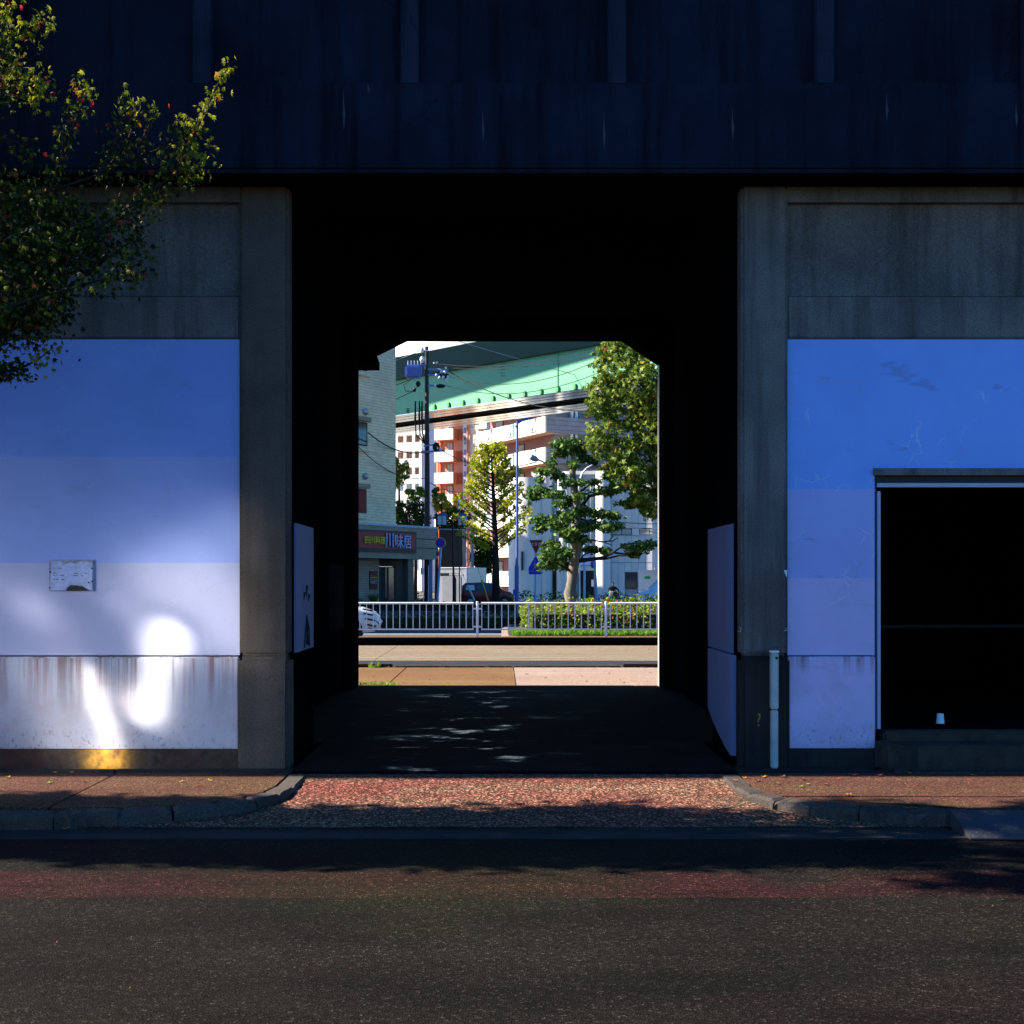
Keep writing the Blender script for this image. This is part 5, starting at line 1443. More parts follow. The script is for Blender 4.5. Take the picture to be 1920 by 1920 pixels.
m.build('pedestrian_symbol', lb, cs)
# round sign seen edge-on
ry = 70.0
rs2 = thing('round_road_sign', 'small round blue road sign turned aside on a leaning pale pole', 'road sign', P(1121, 1130, ry)); rs2.location.z = -.1
MB().tube([P(1121.5, 1140, ry), P(1115, 1052, ry)], .06, 8).build('pole', M['pole_paint'], rs2, smooth=True)
MB().disc(P(1116, 1058, ry) + Vector((-.05, -.1, 0)), Vector((.82, -.57, 0)), .24, .02, 28).build('disc', blm, rs2)
MB().disc(P(1114.3, 1058, ry) + Vector((-.09, -.06, 0)), Vector((.82, -.57, 0)), .24, .015, 28).build('disc_back', M['steel'], rs2)
ps = thing('sign_pole', 'straight pale blue pole standing before the blue awning', 'pole', P(1096, 1140, 60)); ps.location.z = -.1
MB().tube([P(1095.5, 1145, 60), P(1096, 990, 60)], .06, 10).build('pole', M['pole_paint'], ps, smooth=True)
p = P(1096, 985, 60); MB().box(p.x - .25, p.x + .25, 59.9, 59.93, p.z - .3, p.z + .3).build('plate', blm, ps)

# street lamps
LY = 45.0
sl = thing('street_lamp', 'slim dark blue street lamp post with a flat arm, in front of the beige flats', 'street lamp', P(969.5, 1170, LY)); sl.location.z = -.12
L = lambda px, py, dy=0: P(px, py, LY + dy)
lbm = basic('blue_lamp_post_paint', (.07, .12, .34), .4, .08, 2)
MB().tube([L(969, 1171), L(969, 1064), L(969.3, 1057), L(969.6, 1000), L(970, 790)], [.085, .085, .055, .05, .042], 14).build('post', lbm, sl, smooth=True)
MB().extr([L(969, 796), L(969, 787.5), L(980, 784.5), L(998, 781.5), L(998, 784), L(981, 789), L(974, 793)], (0, .12, 0)).build('arm', lbm, sl)
p = L(966, 799); MB().ball(p, .05, 8, 6).build('sensor', M['white_paint'], sl)
p = L(968, 1110); MB().box(p.x - .12, p.x - .03, LY - .05, LY + .05, p.z - .1, p.z + .1).build('junction_box', blm, sl)
def cobra(name, lab, Y, polepx, pts, headpts, mat):
    t_ = thing(name, lab, 'street lamp', P(polepx, 1140, Y)); t_.location.z = -.1
    pp = [P(polepx, 1150, Y)] + [P(a, b, Y) for a, b in pts]
    MB().tube(pp, [.075] + [.05] * (len(pts) - 1) + [.035], 9).build('post', mat, t_, smooth=True)
    a, b = P(*headpts[0], Y), P(*headpts[1], Y)
    MB().tube([a, a.lerp(b, .3), a.lerp(b, .75), b], [.05, .12, .13, .03], 10).build('lamp_head', basic('grey_lamp_head', (.22, .25, .28), .4, .1, 3), t_, smooth=True)
cobra('street_lamp', 'grey street lamp whose head reaches left out of the clipped tree', 52, 1066, [(1066, 935), (1060, 905), (1047, 887), (1030, 872), (1008, 861)], [(1010, 863), (991, 855)], M['steel'])
cobra('street_lamp', 'pale street lamp with a curved neck between the clipped tree and the big tree', 58, 1085.5, [(1085.5, 930), (1086, 905), (1091, 888), (1100, 878), (1112, 871)], [(1110, 872), (1130, 864)], M['steel'])
# lantern lamp
AY = 66.0
lt = thing('lantern_lamp', 'black street lamp with two glass lantern heads on a cross bar', 'street lamp', P(852, 1140, AY)); lt.location.z = -.12
A = lambda px, py, dy=0: P(px, py, AY + dy)
MB().tube([A(852, 1141), A(852, 1086), A(850.5, 1078), A(850, 1060), A(848.5, 960)], [.11, .11, .06, .055, .045], 12).build('post', M['black'], lt, smooth=True)
MB().tube([A(822, 990), A(875, 991)], .03, 6).build('cross_bar', M['black'], lt)
for px in (829.3, 868):
    c = A(px, 976)
    ln2 = MB().box(c.x - .26, c.x + .26, AY - .26, AY + .26, c.z - .24, c.z + .24).build('lantern', basic('lantern_glass', (.42, .46, .52), .15, .1, 3, spec=.6), lt)
    m = MB()
    for a, b in ((-1, -1), (1, -1), (1, 1), (-1, 1), (0, -1)): m.box(c.x + a * .26 - .02, c.x + a * .26 + .02, AY + b * .27 - .02, AY + b * .27 + .02, c.z - .25, c.z + .25)
    m.build('lantern_frame', M['dark_steel'], ln2)
    MB().tube([(c.x, AY, c.z + .25), (c.x, AY, c.z + .34), (c.x, AY, c.z + .42)], [.3, .26, .1], 12).build('lantern_cap', M['lamp_blue'], ln2)
    MB().tube([(c.x, AY, c.z - .24), (c.x, AY, c.z - .42)], [.1, .03], 8).build('lantern_stem', M['black'], ln2)
gl2 = thing('globe_lamp', 'small white lamp head above the bushes beside the ginkgo', 'street lamp', P(861.5, 1140, 70)); gl2.location.z = -.1
MB().tube([P(861.5, 1140, 70), P(861.5, 955, 70)], .035, 8).build('post', M['dark_steel'], gl2)
MB().tube([P(861.5, 955, 70), P(861.5, 944, 70), P(861.5, 940, 70), P(861.5, 936, 70)], [.12, .16, .15, .03], 12).build('lamp_head', M['white_paint'], gl2, smooth=True)

# ---- white container
kf = Fr(P(823, 1090, 80), (.955, -.297))
kt = thing('storage_container', 'white box container with a blank stripe of print, side coloured as if lit', 'container', (kf.o.x, kf.o.y, -.12))
ka = kf.a(875)
zt_ = kf.z(850, 1065.5)
kw = basic('white_container_paint', (.40, .42, .50), .5, .1, 1.5)
kf.part('body', kw, kt, 0, ka, -4.2, 0, -.0, zt_)
kf.part('roof_edge', M['white_paint'], kt, -.03, ka + .03, -4.22, .03, zt_ + .002, zt_ + .07)
kf.part('corner_post', M['grey_paint'], kt, ka - .12, ka + .012, -.1, .012, -.05, zt_)
kf.part('lit_side_panel', basic('lit_side_cream', (.75, .70, .63), .6, .06, 1), kt, ka + .002, ka + .02, -4.1, -.15, .0, zt_ - .02)  # side face painted paler than the front, as if lit
kf.part('stripe', M['black'], kt, .1, ka - .6, .0, .012, kf.z(845, 1079.5), kf.z(845, 1074.5))
m = MB()
for k in range(9):
    a = .75 + k * .11; z0 = kf.z(845, 1079); kf.box(m, a, a + .07, .012, .018, z0, z0 + .13)
m.build('faded_print', wt, kt)
kf.part('door_panel', basic('grey_door_panel', (.30, .31, .36), .5, .1, 2), kt, .25, ka - .4, .0, .02, .02, kf.z(845, 1081))
# ---- cars
def car(name, label, cat, loc, ang, paint, prof, Wd, glassrange, wheels, roofw=.78, lights=True, dark=None):
    """prof: list of (x, z_low, z_belt, z_roof); x along the car, front at +x"""
    t_ = thing(name, label, cat, loc)
    ca, sa = math.cos(R(ang)), math.sin(R(ang)); lo = Vector(loc)
    T = lambda x, y, z: lo + Vector((x * ca - y * sa, x * sa + y * ca, z))
    vs, fs = [], []
    def ring(x, zl, zb_, zr_):
        w = Wd / 2
        e = 1 - .10 * max(0, (abs(x) / prof[-1][0]) ** 6)
        wb_, wr = w * e, w * e * (roofw if zr_ - zb_ > .12 else .93)
        return [T(x, -wb_ * .93, zl), T(x, -wb_, zl + .18), T(x, -wb_, zb_ - .1), T(x, -wb_ * .97, zb_), T(x, -wr, zr_ - .05), T(x, -wr * .82, zr_), T(x, wr * .82, zr_), T(x, wr, zr_ - .05), T(x, wb_ * .97, zb_), T(x, wb_, zb_ - .1), T(x, wb_, zl + .18), T(x, wb_ * .93, zl)]
    n = 12
    for p in prof: vs += ring(*p)
    for i in range(len(prof) - 1):
        for k in range(n):
            fs.append((i * n + k, i * n + (k + 1) % n, (i + 1) * n + (k + 1) % n, (i + 1) * n + k))
    fs += [tuple(range(n - 1, -1, -1)), tuple((len(prof) - 1) * n + k for k in range(n))]
    body = MB().add(vs, fs).build('body', paint, t_, smooth=True)
    def zat(x, c):
        for a, b in zip(prof, prof[1:]):
            if a[0] <= x <= b[0]: return a[c] + (b[c] - a[c]) * (x - a[0]) / (b[0] - a[0])
        return prof[-1][c]
    # side glass, slightly proud, following the tumblehome
    for sgn in (-1, 1):
        for (xa, xb) in glassrange:
            m = MB(); p_ = []
            def G3(x, f):
                zb_, zr_ = zat(x, 2), zat(x, 3); w = Wd / 2
                return T(x, sgn * (w * .97 + (w * roofw - w * .97) * f + .012), zb_ + (zr_ - .05 - zb_) * f)
            xs_ = [xa + (xb - xa) * k / 6 for k in range(7)]
            for x in xs_: p_ += [G3(x, .12), G3(x, .88)]
            fsx = [(2 * k, 2 * k + 2, 2 * k + 3, 2 * k + 1) for k in range(6)]
            MB().add(p_, fsx).build('side_window', M['glass'], t_)
    # screens: the two steep roof transitions
    cab = [i for i, p in enumerate(prof) if p[3] - p[2] > .35]
    for i, j, nm in ((cab[0] - 1, cab[0], 'rear_window'), (cab[-1], cab[-1] + 1, 'windscreen')):
        if i < 0 or j >= len(prof): continue
        a, b = ring(*prof[i]), ring(*prof[j])
        off = Vector((.012 * ca * (1 if nm == 'windscreen' else -1), .012 * sa * (1 if nm == 'windscreen' else -1), .014))
        q = [a[5].lerp(b[5], .1), a[6].lerp(b[6], .1), a[6].lerp(b[6], .9), a[5].lerp(b[5], .9)]
        MB().add([v + off for v in q], [(0, 1, 2, 3)]).build(nm, M['glass'], t_)
    for wxp in wheels:
        for sgn in (-1, 1):
            y_ = sgn * (Wd / 2 - .1)
            MB().disc(T(wxp, sgn * (Wd / 2 - .02), .31), T(0, 1, 0) - lo, .36, .06, 24).build('wheel_arch', M['black'], t_)
            w = MB().tube([T(wxp, y_ - .1, .30), T(wxp, y_ - .08, .30), T(wxp, y_ + .08, .30), T(wxp, y_ + .12 * sgn + .0, .30)], [.26, .31, .31, .26], 24).build('wheel', M['rubber'], t_, smooth=True)
            MB().disc(T(wxp, sgn * (Wd / 2 + .022), .30), T(0, 1, 0) - lo, .2, .02, 20).build('rim', M['steel'], w)
    if lights:
        xf = prof[-1][0]
        zb_ = prof[-1][2]
        for sgn in (-1, 1):
            MB().ball(T(xf - .1, sgn * Wd * .36, zb_ - .06), 1, 12, 8, (.16, .16, .09)).build('headlight', M['lampglass'], t_, smooth=True)
        MB().frame(T(xf - .03, 0, 0), Vector((-sa, ca, 0)), Vector((ca, sa, 0)), -Wd * .25, Wd * .25, 0, .05, .28, .40).build('grille', M['black'], t_)
        MB().frame(T(xf - .03, 0, 0), Vector((-sa, ca, 0)), Vector((ca, sa, 0)), -.17, .17, .05, .065, .42, .52).build('number_plate', M['white_paint'], t_)
    return t_, T
hatch = [(-2.05, .30, .72, .76), (-1.98, .24, .86, 1.0), (-1.75, .22, .92, 1.40), (-1.2, .2, .93, 1.49), (-.2, .2, .93, 1.50), (.35, .2, .92, 1.40), (1.05, .2, .90, .98), (1.6, .22, .82, .90), (1.95, .26, .68, .78), (2.08, .32, .55, .62)]
kei = [(-1.68, .30, .8, .9), (-1.62, .24, .95, 1.35), (-1.45, .2, .98, 1.52), (-.3, .2, .98, 1.56), (.45, .2, .96, 1.50), (1.05, .2, .94, 1.02), (1.5, .24, .86, .92), (1.68, .32, .62, .7)]
vanp = [(-2.2, .3, .95, 1.1), (-2.15, .25, 1.05, 1.75), (-1.9, .22, 1.08, 1.88), (.4, .22, 1.08, 1.90), (.85, .22, 1.06, 1.80), (1.55, .22, 1.02, 1.14), (2.0, .26, .92, 1.0), (2.2, .34, .6, .75)]
cw, T = car('parked_car', 'white car nosing into view behind the left end of the guard fence', 'car', (-5.42, 32.9, -.12), 4, M['white_car'], hatch, 1.7, [(-1.6, -.55), (-.45, .55)], (-1.3, 1.28))
for k, (z_, w_) in enumerate(((.86, .30), (.74, .26), (.60, .24), (.44, .20), (.34, .34))):
    MB().extr([T(1.62 + .06 * k * .6, -.862 + .01 * k, z_), T(1.9 + .03 * k, -.80 + .004 * k, z_ - .06), T(1.93 + .03 * k, -.79, z_ - .02), T(1.66 + .06 * k * .6, -.862 + .01 * k, z_ + .035)], (0, -.02, 0)).build('bumper_vent', M['black'], cw)
cr, T = car('parked_car', 'dark red boxy car parked in shade beside the white container', 'car', (-.85, 77.2, -.12), 0, M['red_paint'], kei, 1.5, [(-1.45, -.75), (-.65, .1), (.2, .6)], (-1.1, 1.1))
MB().extr([T(-1.38, -.742, 1.06), T(-.82, -.742, 1.06), T(-.86, -.69, 1.38), T(-1.34, -.69, 1.38)], (0, -.01, 0)).build('window_reflection', M['white_paint'], cr)  # white patch painting a reflection on the side window
car('parked_van', 'pale blue-white van facing left at the right edge of the opening', 'van', (10.15, 70, -.12), 176, basic('pale_blue_van_paint', (.55, .66, .82), .25, .03, 2, spec=.5), vanp, 1.7, [(-1.9, -.7), (-.6, .2), (.3, .95)], (-1.4, 1.45))

# ---- cyclist
PX, PY_ = P(1150, 1100, 84).x, 84.0
bc = thing('bicycle', 'bicycle ridden by the dark clothed person beyond the hedge', 'bicycle', (PX, PY_, -.12))
bicycle(bc, (PX, PY_, -.16), (-.35, -.94, 0), M['dark_steel'])
per = thing('person', 'person in dark clothes leaning over handlebars in front of the white building', 'person', (PX, PY_, -.12))
J = {'pel': (.05, .25, .78), 'sp': (.0, .1, 1.02), 'ch': (-.04, -.04, 1.18), 'nk': (-.06, -.14, 1.27), 'ls': (.17, -.05, 1.16), 'le': (.36, -.16, .98), 'lh': (.27, -.34, .86), 'rs': (-.25, -.03, 1.16), 're': (-.42, -.14, .98), 'rh': (-.30, -.34, .86),
     'lhip': (.14, .24, .74), 'lk': (.17, -.16, .60), 'lf': (.14, .02, .22), 'lt': (.13, -.12, .17), 'rhip': (-.05, .26, .74), 'rk': (-.12, -.1, .52), 'rf': (-.1, .1, .12), 'rt': (-.11, -.04, .08)}
E_ = [('pel', 'sp'), ('sp', 'ch'), ('ch', 'nk'), ('ch', 'ls'), ('ls', 'le'), ('le', 'lh'), ('ch', 'rs'), ('rs', 're'), ('re', 'rh'), ('pel', 'lhip'), ('lhip', 'lk'), ('lk', 'lf'), ('lf', 'lt'), ('pel', 'rhip'), ('rhip', 'rk'), ('rk', 'rf'), ('rf', 'rt')]
Rr = {'pel': .17, 'sp': .16, 'ch': .17, 'nk': .07, 'ls': .08, 'rs': .08, 'le': .055, 're': .055, 'lh': .04, 'rh': .04, 'lhip': .1, 'rhip': .1, 'lk': .07, 'rk': .07, 'lf': .05, 'rf': .05, 'lt': .04, 'rt': .04}
nm_ = list(J); me = bpy.data.meshes.new('body')
me.from_pydata([J[k] for k in nm_], [(nm_.index(a), nm_.index(b)) for a, b in E_], []); me.update()
bo = bpy.data.objects.new('body', me); col.objects.link(bo); bo.parent = per
sk = bo.modifiers.new('skin', 'SKIN'); me.skin_vertices or None
lay = me.skin_vertices[0] if len(me.skin_vertices) else None
if lay:
    for i, k in enumerate(nm_):
        lay.data[i].radius = (Rr[k], Rr[k]); lay.data[i].use_root = (k == 'pel')
bo.modifiers.new('sub', 'SUBSURF').levels = 1; bo.modifiers['sub'].render_levels = 1
navy = basic('dark_clothes', (.015, .016, .02), .8, .2, 5); me.materials.append(navy)
hd = MB().ball((PX - .06, PY_ - .2, 1.27), .115, 14, 10, (.82, .95, 1.12)).build('head', basic('shaded_skin', (.30, .17, .11), .6, .05, 5), per, smooth=True)
MB().ball((PX - .06, PY_ - .17, 1.31), .125, 14, 10, (.86, .95, 1.0)).build('hair', M['black'], per, smooth=True)
for sg in (-1, 1):
    for k in range(5):
        hx = PX + (.27 if sg > 0 else -.30) + (k - 2) * .018; hy = PY_ - .36
        MB().tube([(hx, hy, .75), (hx, hy - .05, .735), (hx, hy - .04, .70)], [.011, .010, .008], 6).build('finger', bpy.data.materials['shaded_skin'], per)
# ================================================================ THE STREET TREE AT THE LEFT
FT = 7.25
ft = thing('street_tree', 'dark maple-leaved street tree with sunlit red and green tips hanging in at the left', 'tree', (-4.35, FT, -.1))
m = MB(); m.tube([(-4.35, FT, -.2), (-4.33, FT, 1.2), (-4.28, FT, 2.4), (-4.3, FT, 4.2), (-4.4, FT + .05, 5.2)], [.17, .14, .12, .09, .03], 12)
for yy in (6.75, 8.0): m.tube([(-4.3, FT, 4.0), (-4.5, (FT + yy) / 2, 5.0), (-4.7, yy, 6.4)], [.06, .04, .015], 7)
m.build('trunk', M['bark'], ft, smooth=True)
W = lambda px, py, Y: P(px, py, Y)
twigs = []      # (points, leaf spread, leaves)
def tw(pts, Y0_, Y1_, spread, n): twigs.append(([W(a, b, Y0_ + (Y1_ - Y0_) * i / (len(pts) - 1)) for i, (a, b) in enumerate(pts)], spread, n))
tw([(-160, 640), (40, 520), (180, 430), (270, 370), (330, 325), (375, 296)], 7.2, 7.3, .062, 620)
tw([(330, 330), (355, 275), (380, 215), (410, 155), (432, 118)], 7.3, 7.35, .022, 150)
tw([(-80, 460), (60, 370), (180, 330), (270, 290), (350, 262), (352, 232)], 7.25, 7.3, .05, 330)
tw([(60, 440), (100, 340), (120, 270), (140, 215), (165, 148)], 7.1, 7.0, .036, 260)
tw([(180, 340), (215, 270), (228, 220), (233, 178)], 7.2, 7.15, .03, 80)
tw([(190, 330), (238, 270), (255, 220), (262, 188)], 7.3, 7.3, .034, 90)
tw([(262, 270), (285, 225), (292, 200)], 7.2, 7.2, .014, 20)
tw([(40, 560), (120, 480), (200, 430), (250, 390), (290, 360)], 7.4, 7.45, .065, 330)
tw([(-150, 640), (60, 560), (170, 530), (235, 510), (262, 492)], 7.0, 6.9, .055, 330)
tw([(100, 560), (180, 500), (230, 465), (270, 430)], 7.3, 7.3, .05, 170)
tw([(-160, 720), (-20, 640), (60, 600), (110, 625)], 7.2, 7.2, .07, 240)
tw([(-120, 730), (-20, 700), (30, 695), (70, 675), (96, 655)], 7.2, 7.25, .035, 130)
tw([(-60, 150), (10, 80), (50, 55), (88, 40)], 7.2, 7.2, .04, 130)
tw([(-80, 220), (0, 150), (50, 150), (85, 165)], 7.1, 7.1, .055, 190)
tw([(-80, 100), (-20, 20), (20, -30)], 7.2, 7.2, .08, 200)
tw([(-100, 300), (-20, 250), (40, 270), (60, 310)], 7.4, 7.4, .05, 110)
m = MB(); bl = []
for pts, sp_, n in twigs:
    limb(m, pts, .012 if len(pts) > 3 else .007, .003, 6)
m.build('branch', M['dark_bark'], ft)
# individual leaves on the twigs that show in the photo
lf_mat = leafmat('maple_leaves', [(0, (.006, .013, .003)), (.55, (.020, .036, .005)), (.9, (.09, .11, .010)), (.975, (.20, .18, .015)), (.985, (.24, .025, .025)), (1, (.2, .02, .02))], .3, .5)
oi = lf_mat.node_tree
tgt = [n_ for n_ in oi.nodes if n_.type == 'VALTORGB'][0]
ob = oi.nodes.new('ShaderNodeObjectInfo')
single_mat = lf_mat.copy(); single_mat.name = 'maple_leaf_single'
nt_ = single_mat.node_tree
tg2 = [n_ for n_ in nt_.nodes if n_.type == 'VALTORGB'][0]
ob2 = [n_ for n_ in nt_.nodes if n_.type == 'OBJECT_INFO'][0]
nt_.links.new(ob2.outputs['Random'], tg2.inputs['Fac'])
def maple(sz, droop=.22):
    out = []
    ang_r = [(0, 1.0), (18, .45), (42, .85), (62, .4), (95, .62), (130, .3), (180, .25), (230, .3), (265, .62), (298, .4), (318, .85), (342, .45)]
    for a, r in ang_r: out.append((math.cos(R(a)) * r * sz, math.sin(R(a)) * r * sz, -droop * r * r * sz))
    return out
young = leafmat('sun_bright_leaves', [(0, (.06, .09, .006)), (.6, (.26, .28, .015)), (.93, (.36, .33, .02)), (.95, (.40, .03, .03)), (1, (.3, .02, .02))], .45, .5)  # brighter yellow-green leaf copy, painting sunlight onto the twig tips
sun_bright_s = young.copy(); sun_bright_s.name = 'sun_bright_leaf_single'
ny_ = sun_bright_s.node_tree; oy_ = ny_.nodes.new('ShaderNodeObjectInfo'); ny_.links.new(oy_.outputs['Random'], [q_ for q_ in ny_.nodes if q_.type == 'VALTORGB'][0].inputs['Fac'])
lmesh = []; ymesh = []
for v in range(3):
    pts = maple(.030, .3 + .3 * v)
    me = bpy.data.meshes.new('leaf'); me.from_pydata([(0, 0, 0)] + pts, [], [(0, 1 + k, 1 + (k + 1) % 12) for k in range(12)]); me.update(); me.materials.append(single_mat); lmesh.append(me)
    m2 = me.copy(); m2.materials.clear(); m2.materials.append(sun_bright_s); ymesh.append(m2)
rest = MB(); restY = MB(); singles = 0
allp = []
SUN_TIPS = {1: 0.3, 3: 3.2, 4: 2.3, 5: 2.4, 6: 0.8, 0: 4.5, 2: 4.6, 12: .6, 13: 1.2, 14: .5, 11: 2.6}
for ti, (pts, sp_, n) in enumerate(twigs):
    for k in range(n):
        t_ = random.random() ** .8 * (len(pts) - 1); i = min(int(t_), len(pts) - 2); f = t_ - i
        p = pts[i].lerp(pts[i + 1], f) + Vector((random.gauss(0, sp_), random.gauss(0, sp_ * 1.2), random.gauss(0, sp_)))
        allp.append((p, ti in SUN_TIPS and t_ > SUN_TIPS[ti]))
mass = []
for px, py, w, h, n in ((20, 470, 105, 85, 1500), (120, 480, 75, 50, 650), (60, 560, 90, 60, 900), (110, 400, 70, 50, 520), (10, 610, 75, 45, 520), (170, 455, 50, 34, 260), (30, 380, 70, 55, 420), (-40, 90, 75, 105, 700), (15, 130, 45, 40, 220), (5, 692, 45, 16, 130)):
    c = P(px, py, 7.25); k = 7.25 / F
    mass.append(((c.x, 7.25 + random.uniform(-.1, .1), c.z), (w * k, .38, h * k), n))
for c, r, n in mass:
    for k in range(n):
        d = Vector((random.gauss(0, 1), random.gauss(0, 1), random.gauss(0, 1))).normalized() * random.random() ** .6
        allp.append((Vector((c[0] + d.x * r[0], c[1] + d.y * r[1], c[2] + d.z * r[2])), random.random() < (.25 if c[2] > 4.3 else .03)))
random.shuffle(allp)
for p, yg in allp:
    inview = -3.2 < p.x and p.z < 5.0
    rot = Matrix.Rotation(random.uniform(0, 6.28), 3, 'Z') @ Matrix.Rotation(random.gauss(.9, .5), 3, 'Y') @ Matrix.Rotation(random.gauss(0, .5), 3, 'X')
    s_ = random.uniform(.65, 1.15)
    if inview and singles < 300 and (p.x > -2.7 or random.random() < .25):
        o = bpy.data.objects.new('leaf', (ymesh if yg else lmesh)[singles % 3]); col.objects.link(o); o.parent = ft
        o.location = p - ft.location; o.rotation_euler = rot.to_euler(); o.scale = (s_, s_, s_)
        singles += 1
    else:
        vv = [p] + [p + rot @ (Vector(q) * s_) for q in maple(.030, .5)]
        (restY if yg else rest).add(vv, [(0, 1 + k, 1 + (k + 1) % 12) for k in range(12)])
o = rest.build('foliage', lf_mat, ft, recalc=False); o['kind'] = 'stuff'
o = restY.build('sun_bright_foliage', young, ft, recalc=False); o['kind'] = 'stuff'  # young is the leaf copy brightened to paint sunlit twig tips
# the crown out of view above and to the left, which shades the pavement and road
def crown_tree(name, label, x, y, zc, rx, ry, rz, n, size):
    t_ = thing(name, label, 'tree', (x, y, -.1))
    MB().tube([(x, y, -.2), (x, y, zc), (x, y, zc + rz * .7)], [.16, .1, .03], 9).build('trunk', M['bark'], t_, smooth=True)
    bl = []
    for k in range(26):
        d = Vector((random.gauss(0, 1), random.gauss(0, 1), random.gauss(0, 1))).normalized() * random.random() ** .5
        bl.append(((x + d.x * rx * .75, y + d.y * ry * .72, zc + d.z * rz * .75), (rx * .36, ry * .34, rz * .33), n))
    crown('crown', bl, size, lf_mat, t_, 'kite', 0, .2)
    return t_
bl = []
for k in range(20):
    d = Vector((random.gauss(0, 1), random.gauss(0, 1), random.gauss(0, 1))).normalized() * random.random() ** .5
    bl.append(((-4.9 + d.x * 1.2, FT + .35 + d.y * .75, 4.35 + d.z * .85), (.6, .42, .42), 300))
for k in range(22):
    yy = (6.72 if k % 2 else 8.05) + random.uniform(-.2, .2)
    bl.append(((-4.7 + random.uniform(-1.1, .9), yy, 6.3 + random.uniform(-.6, .7)), (.5, .34, .4), 260))
crown('crown', bl, .08, lf_mat, ft, 'kite', 0, .2)
for k, (x, y, zc) in enumerate(((-6.9, 7.75, 4.3), (-10.2, 7.8, 4.4), (-13.8, 7.7, 4.5), (-17.5, 7.75, 4.7))):
    crown_tree('street_tree', ['leafy street tree next left of the overhanging one', 'leafy street tree second left of the overhanging one', 'leafy street tree third left of the overhanging one', 'last leafy street tree at the left along the kerb'][k], x, y, zc, 2.3, 1.0, 1.9, 420, .085)
# ================================================================ ADDED REFLECTORS OUT OF VIEW: panes cut to throw bright patches on the left wall
VM = Vector((-7.9, 5.2, 1.9))
T0 = Vector((X0(240), Y0, Z0(1300)))
o_ = (T0 - VM).normalized()
nv = (o_ + tosun).normalized()
def back(px, py, shift=0.0, nn=None, m0=None):
    """where light for this spot of the wall leaves the added panes"""
    t_ = Vector((X0(px), Y0, Z0(py)))
    k = (t_ - VM).dot(nv) / o_.dot(nv)
    return t_ - o_ * k + nv * shift
van = thing('parked_van', 'unseen van added left of the view, its panes shaped to reflect sun onto the wall', 'van', (VM.x, VM.y - 1.6, -.12))  # made-up van, there only to carry the reflecting panes
mirror = NT('sun_mirror').done((.85, .84, .82), .07, 1.0)
silver = NT('rough_mirror').done((.22, .22, .24), .34, 1.0)
pa = [(146, 1252), (158, 1244), (166, 1256), (176, 1246), (184, 1275), (198, 1300), (203, 1335), (216, 1362), (222, 1400), (230, 1440), (150, 1440), (162, 1412), (184, 1388), (172, 1352), (162, 1335), (152, 1300)]
pb = [(297, 1157), (325, 1163), (343, 1185), (347, 1215), (335, 1240), (318, 1262), (312, 1300), (305, 1345), (285, 1362), (262, 1364), (238, 1348), (230, 1320), (235, 1295), (258, 1280), (262, 1260), (262, 1238), (250, 1215), (254, 1185), (272, 1163)]
for pp in (pa, pb):
    MB().extr([back(a, b, .006) for a, b in pp], nv * -.01).build('sun_patch_reflector', mirror, van)
soft = NT('hazy_mirror').done((.36, .36, .37), .12, 1.0)
for pp in ([(40, 1250), (150, 1230), (215, 1320), (235, 1440), (90, 1440), (70, 1340)], [(230, 1060), (330, 1010), (470, 940), (480, 1240), (380, 1240), (350, 1150), (250, 1130)], [(20, 1120), (70, 1100), (90, 1160), (30, 1180)], [(190, 1110), (235, 1090), (240, 1150), (200, 1160)], [(380, 1000), (450, 960), (470, 1080), (400, 1090)], [(60, 1260), (130, 1250), (190, 1400), (120, 1430), (80, 1360)], [(140, 1440), (230, 1440), (230, 1400), (140, 1400)]):
    MB().extr([back(a, b, -.004) for a, b in pp], nv * -.01).build('soft_glow_reflector', soft, van)
refl_quad = [back(-60, 1040, -.02), back(470, 1040, -.02), back(470, 1470, -.02), back(-60, 1470, -.02)]
MB().extr(refl_quad, nv * -.03).build('wide_glow_reflector', silver, van)
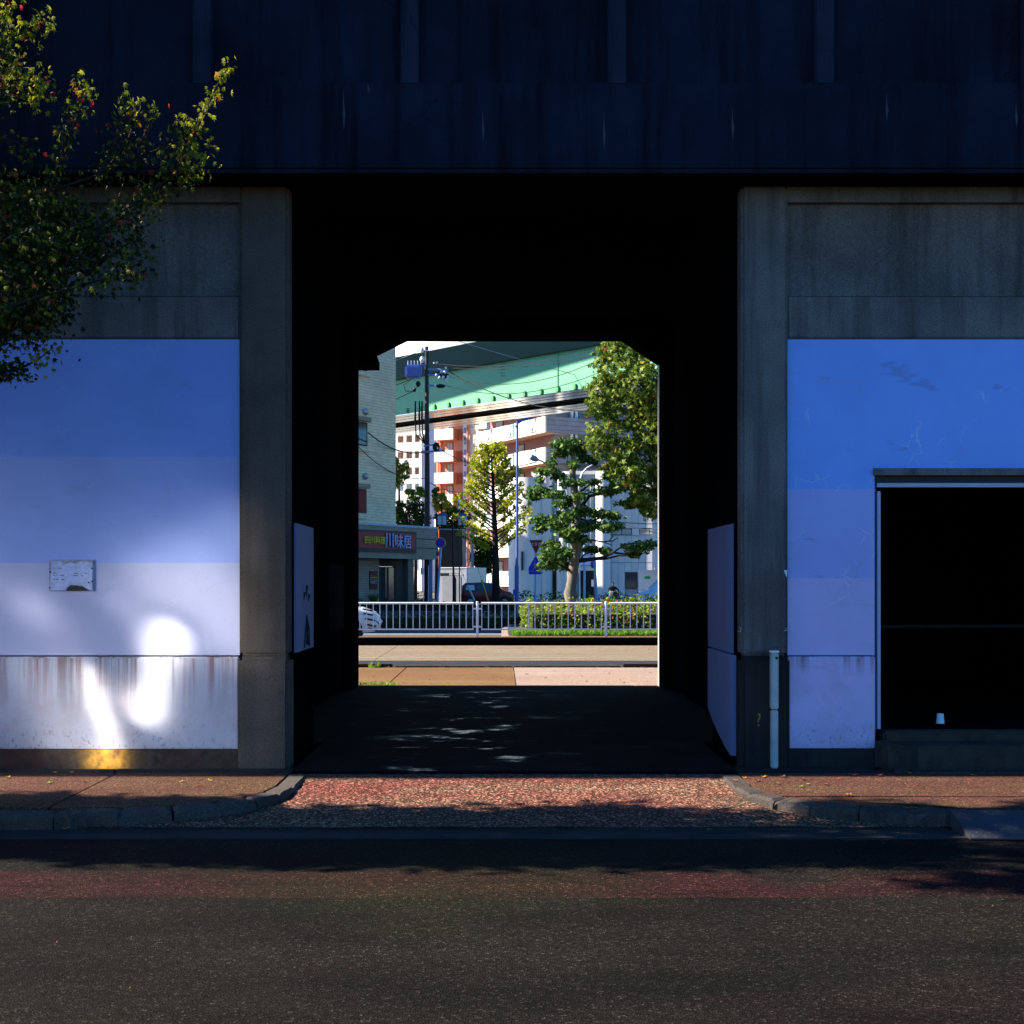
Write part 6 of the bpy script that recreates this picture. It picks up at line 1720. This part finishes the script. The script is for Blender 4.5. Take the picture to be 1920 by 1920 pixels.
# van body added round the reflecting panes
hd_ = Vector((nv.x, nv.y, 0)).normalized(); sd = Vector((hd_.y, -hd_.x, 0))
cb = sum((Vector(p) for p in refl_quad), Vector()) / 4
zlo, zhi = min(p.z for p in refl_quad), max(p.z for p in refl_quad)
hw = 1.2
def VB(a, b, z): return Vector((cb.x, cb.y, 0)) + sd * a + hd_ * b + Vector((0, 0, z))
prof = [(1.25, .25), (1.3, .75), (.75, zlo - .12), (-.1, zlo - .1), (-.75, zhi + .02), (-3.6, zhi + .1), (-3.9, zhi - .2), (-3.9, .3)]
m = MB(); m.extr([VB(-hw, b, z) for b, z in prof], sd * (2 * hw)); m.build('body', basic('added_van_body_paint', (.5, .5, .52), .4, .05, 2), van, bevel=.05)
for b in (.5, -2.9):
    for sg in (-1, 1):
        w = MB().disc(VB(sg * hw, b, .24), sd, .34, .22, 24).build('wheel', M['rubber'], van)
        MB().disc(VB(sg * (hw + .08), b, .24), sd, .2, .1, 18).build('rim', M['steel'], w)
for sg in (-1, 1): MB().ball(VB(sg * .85, 1.27, .62), 1, 12, 8, (.16, .1, .11)).build('headlight', M['lampglass'], van, smooth=True)

# ================================================================ a cloud added far behind to whiten the sky strip, and lettering turned into meshes
random.seed(5)
cl = MB()
for a_, b_, c_ in ((-75, 285, 70), (-40, 300, 95), (-110, 272, 55), (-20, 340, 90), (-90, 320, 60), (-130, 300, 50), (-150, 275, 45)):
    cl.ball((a_, 1440, b_), c_, 18, 11, (1.1, 1, .85))
for k in range(34):
    cl.ball((random.uniform(20, 330), 1500 + random.uniform(-90, 90), 300 + random.uniform(-70, 110)), random.uniform(90, 160), 16, 10, (1.1, 1, .8))
o = cl.build('cloud', basic('cloud_white', (.9, .9, .9), 1, .02, .01, spec=0), smooth=True)
tag(o, 'bank of white cloud added to whiten the sky beyond the expressway', None, None, 'stuff')
dg = bpy.context.evaluated_depsgraph_get()
for o in [o for o in sc.objects if o.type == 'FONT']:
    me = bpy.data.meshes.new_from_object(o.evaluated_get(dg))
    n_ = bpy.data.objects.new(o.name, me); nm0 = o.name
    n_.parent = o.parent; n_.location = o.location; n_.rotation_euler = o.rotation_euler; n_.scale = o.scale
    bpy.data.objects.remove(o)
    col.objects.link(n_); n_.name = nm0
